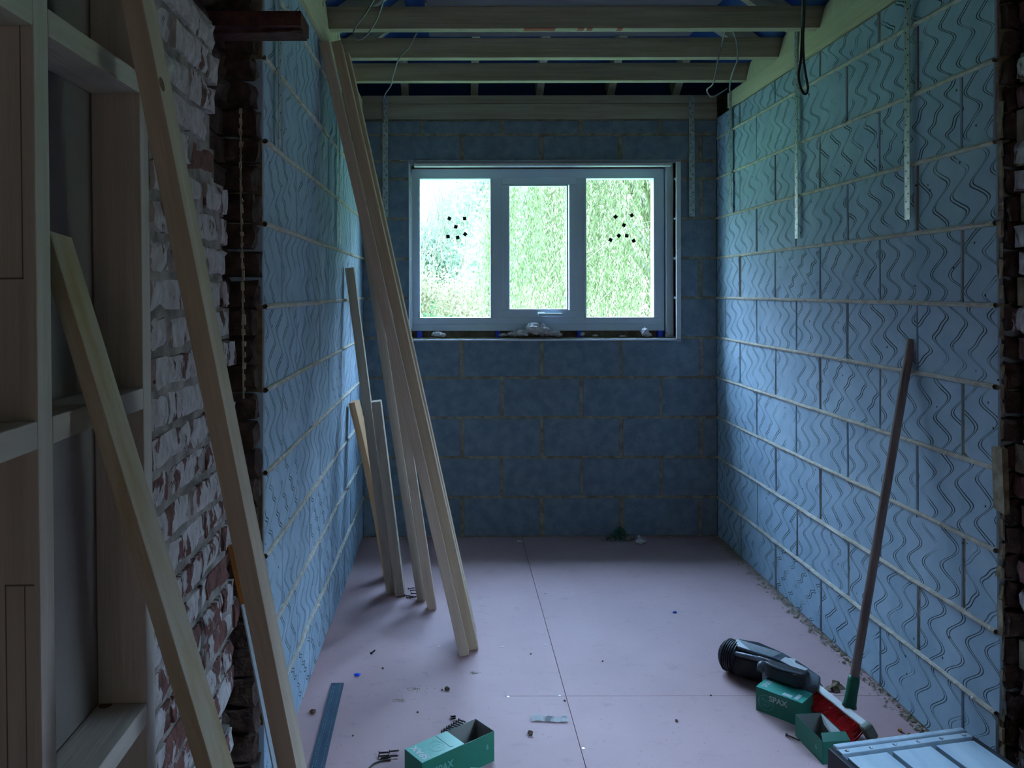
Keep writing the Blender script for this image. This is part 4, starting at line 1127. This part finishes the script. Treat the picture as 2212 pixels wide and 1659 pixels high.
# screws: one screw mesh, copied
def screw_mesh(L=.032, r=.0026):
    b = MB(); pts = []; rs = []
    pts += [(0, 0, 0), (.0015, 0, 0), (.004, 0, 0)]; rs += [r*2, r*2, r*.8]
    k = 9
    for i in range(k): pts += [(.005+(L-.009)*i/k, 0, 0), (.005+(L-.009)*(i+.5)/k, 0, 0)]; rs += [r*.7, r*1.15]
    pts.append((L, 0, 0)); rs.append(.0002)
    b.tube(pts, rs, 8); return b
proto = screw_mesh().build('screw', M['screw']); first = True
def screw(px, py, a, label, group, L=1.0, z=.0055):
    global first
    o = proto if first else proto.copy()
    if not first: COL.objects.link(o)
    first = False
    p = G(px, py); o.location = (p.x, p.y, z); o.rotation_euler = (0, 0, a); o.scale = (L, 1, 1)
    tag(o, label, 'screw', group); return o
grp1 = 'row of short screws beside the open green box'
for i in range(8):
    screw(952+i*5.2, 1583-i*3.5, R(-32), ('leftmost', 'second', 'third', 'fourth', 'fifth', 'sixth', 'seventh', 'last')[i] + ' short screw from the left in the row behind the half-open green box', grp1, .9)
for i, (px, py, a) in enumerate(((816, 1630, 8), (815, 1637, 5), (820, 1641, 8), (838, 1627, 10), (836, 1637, 4))):
    screw(px, py, R(a), ('uppermost', 'second', 'lowest left', 'upper right', 'lower right')[i] + ' dark screw in the bundle left of the half-open green box', 'screw cluster at the bottom left of the floor', 1.0)
screw(972, 1552, R(15), 'short dark screw lying just behind the row of screws', None, .55); screw(973, 1556, R(15), 'short dark screw lying just in front of its twin, behind the row', None, .5)
screw(1696, 1592, R(-50), 'long dark screw on the floor left of the empty open green box', None, 1.5)
for i, (px, py, a) in enumerate(((884, 1278, 10), (886, 1284, -5), (877, 1293, 25), (884, 1294, 30), (880, 1274, 20), (872, 1288, -20))):
    screw(px, py, R(a), ('upper right', 'middle right', 'left lower', 'lowest right', 'topmost', 'far left')[i] + ' screw of those scattered between the feet of the leaning timbers', 'screws between the timber feet', 1.1)
screw(800, 1414, R(65), 'reddish-dark screw on the open floor by the left wall', None, 1.0)
cb = MB(); cb.tube(smooth_pts([G(792, 1662, .003), G(806, 1649, .003), G(825, 1643, .003), G(842, 1641, .003)]), .0022, 6)
tag(cb.build('bent_wire', M['cable_dark'], smooth=True), 'short bent dark wire at the bottom left of the floor', 'wire')

# ------------------------------------------------------------------ outside
GZ = -2.6
b = MB(); b.box(-60, 70, 5.2, 120, GZ-.2, GZ); tag(b.build('ground_outside', M['ground']), kind='structure')
def leaf_mesh(name, C, D, Lf, Wf, mat, tone, parent=None):
    """C centres (n,3), D directions (n,3), sizes; diamond leaves"""
    n = len(C); D = D/np.linalg.norm(D, axis=1)[:, None]
    rnd = rng.normal(size=(n, 3)); side__ = np.cross(D, rnd); side__ /= np.linalg.norm(side__, axis=1)[:, None]
    Lf = np.broadcast_to(Lf, (n,))[:, None]; Wf = np.broadcast_to(Wf, (n,))[:, None]
    V = np.stack([C, C+D*Lf*.45+side__*Wf*.5, C+D*Lf, C+D*Lf*.45-side__*Wf*.5], axis=1).reshape(-1, 3)
    me = bpy.data.meshes.new(name); me.vertices.add(n*4); me.vertices.foreach_set('co', V.ravel())
    me.loops.add(n*4); me.loops.foreach_set('vertex_index', np.arange(n*4, dtype=np.int32))
    me.polygons.add(n); me.polygons.foreach_set('loop_start', np.arange(0, n*4, 4, dtype=np.int32)); me.polygons.foreach_set('loop_total', np.full(n, 4, dtype=np.int32))
    me.update(calc_edges=True)
    at = me.attributes.new('tone', 'FLOAT', 'POINT'); at.data.foreach_set('value', np.repeat(tone, 4).astype(np.float32))
    me.materials.append(mat); o = bpy.data.objects.new(name, me); COL.objects.link(o)
    if parent is not None: o.parent = parent
    return o
# weeping willow
wil = empty('willow_tree', (4.55, 16.0, GZ))
tag(wil, 'large pale green weeping willow outside the middle and right window panes', 'tree')
base = np.array([3.4, 16.0, GZ])
ns = 900
Cs, Ds, Ts = [], [], []
for i in range(ns):
    a = rng.uniform(-math.pi, 0) if rng.random() < .85 else rng.uniform(0, math.pi); rr = 3.3*math.sqrt(rng.uniform(.05, 1))
    x0 = rr*math.cos(a)*1.0; y0 = rr*math.sin(a)*.9
    zt_ = 2.6 + 4.6*math.sqrt(max(.02, 1-(rr/3.6)**2)) * rng.uniform(.55, 1.0) + 1.2
    zb_ = rng.uniform(-.3, 1.6)
    n_ = int((zt_-zb_)/.062)
    t_ = np.linspace(0, 1, n_)
    ox, oy = rng.uniform(-.5, .5, 2)
    px_ = x0 + math.cos(a)*(.9*np.sqrt(t_)) + .10*np.sin(t_*6+ox*9); py_ = y0 + math.sin(a)*(.8*np.sqrt(t_)) + .08*np.sin(t_*5+oy*9)
    pz_ = zt_ + (zb_-zt_)*t_
    C = np.stack([px_, py_, pz_ - GZ], 1) + rng.normal(scale=.03, size=(n_, 3))
    C = np.concatenate([C, C+rng.normal(scale=.05, size=C.shape)]); k = len(C)
    D = np.stack([rng.normal(scale=.42, size=k), rng.normal(scale=.42, size=k), -np.ones(k)], 1)
    Cs.append(C); Ds.append(D); Ts.append(np.clip(rng.normal(rng.uniform(.1, .95), .20, k), 0, 1))
leaf_mesh('foliage', np.concatenate(Cs), np.concatenate(Ds), rng.uniform(.07, .13, sum(map(len, Cs))), .020, M['willow'], np.concatenate(Ts), wil)
b = MB(); b.tube([(0, 0, 0), (.1, 0, 1.5), (.05, 0, 3.2), (.0, 0, 4.6)], [.45, .36, .30, .22], 12); b.build('trunk', M['twig'], wil, smooth=True)
b = MB(); random.seed(40)
for i in range(16):
    a = random.uniform(-math.pi, math.pi); h = random.uniform(3.4, 4.8); l_ = random.uniform(2.2, 3.3)
    b.tube(smooth_pts([(0, 0, h), (math.cos(a)*l_*.4, math.sin(a)*l_*.4, h+1.5), (math.cos(a)*l_*.75, math.sin(a)*l_*.75, h+2.3), (math.cos(a)*l_, math.sin(a)*l_, h+2.0)], 5), [.09-.0045*k for k in range(16)], 6)
for (x0, z0, x1, z1) in ((-3.6, -.2, -1.2, 1.9), (-3.1, 1.3, -1.0, 2.6)):
    b.tube(smooth_pts([(x1, -2.7, z1-GZ), ((x0+x1)/2+.2, -3.2, (z0+z1)/2+.35-GZ), (x0, -3.5, z0-GZ)], 8), .006, 5)
b.build('branches', M['twig'], wil, smooth=True)

def bush(name, c, rad, n, mat, size, label, cat, tone=(.5, .25), clump=60, parent=None, hollow=.55):
    t_ = empty(name, (c[0], c[1], GZ)) if parent is None else parent
    cc = rng.normal(size=(clump, 3)); cc /= np.linalg.norm(cc, axis=1)[:, None]; cc *= rng.uniform(hollow, 1, (clump, 1))
    cc = cc*np.array(rad)
    idx = rng.integers(0, clump, n); C = cc[idx] + rng.normal(scale=np.array(rad)*.13, size=(n, 3)); C[:, 2] += c[2]-GZ
    C = C[C[:, 2] > .02]; n = len(C)
    tn = np.clip(rng.normal(tone[0], tone[1], clump)[idx[:n]]+rng.normal(scale=.15, size=n), 0, 1)
    D = rng.normal(size=(n, 3)); D[:, 2] -= .3
    leaf_mesh('foliage', C, D, size, size*.55, mat, tn, t_)
    if parent is None: tag(t_, label, cat)
    return t_
t_ = bush('dark_shrub', (-.2, 15.0, -.6), (1.35, 1.3, 1.35), 9000, M['dark_leaf'], .085, 'dark green shrub at the bottom of the left window pane', 'shrub', (.5, .3))
b = MB(); b.tube([(0, 0, 0), (0, 0, 1.6)], [.06, .03], 8); b.build('stem', M['twig'], t_)
t_ = bush('olive_shrub', (-1.05, 17.5, .35), (2.3, 1.6, 1.85), 20000, M['olive_leaf'], .085, 'olive brown shrub in the lower half of the left window pane', 'shrub', (.6, .25))
b = MB(); b.tube([(0, 0, 0), (0, 0, 2.2)], [.1, .05], 8); b.build('stem', M['twig'], t_)
t_ = bush('hazy_tree', (1.6, 38.0, 4.0), (3.0, 2.5, 4.2), 12000, M['hazed_leaf'], .24, 'pale hazy tree far behind in the left window pane', 'tree', (.5, .25), clump=110)
b = MB(); b.tube([(0, 0, 0), (0, 0, 6.0), (.3, 0, 9.5)], [.3, .2, .08], 8); b.build('trunk', M['twig'], t_)
t_ = bush('hedge_tree', (-3.0, 40.0, 1.6), (3.2, 2.5, 4.2), 12000, M['hazed_leaf'], .24, 'pale distant hedge tree behind the olive shrub', 'tree', (.5, .25), clump=90)
b = MB(); b.tube([(0, 0, 0), (0, 0, 4.0)], [.3, .2], 8); b.build('trunk', M['twig'], t_)
t_ = empty('bare_tree', (-.55, 24.0, GZ)); tag(t_, 'leafless tree with fine upright branches in the left window pane', 'tree')
b = MB(); random.seed(50)
def grow(p, d, l_, r, lev):
    q = p + d*l_; m_ = (p+q)/2 + Vector((random.uniform(-1, 1), random.uniform(-1, 1), 0))*l_*.05
    b.tube([p, m_, q], [r, r*.8, r*.62], 5, cap=False)
    if lev == 0: return
    for _ in range(random.choice((2, 3, 3))):
        nd = (d + Vector((random.uniform(-.5, .5), random.uniform(-.5, .5), random.uniform(.0, .35)))).normalized()
        grow(q, nd, l_*random.uniform(.62, .85), r*.6, lev-1)
for k in range(5): grow(Vector((.1*k-.2, 0, 0)), Vector((.12*k-.24, random.uniform(-.1, .1), 1)).normalized(), 2.3, .06, 6)
b.build('trunk', M['twig'], t_)
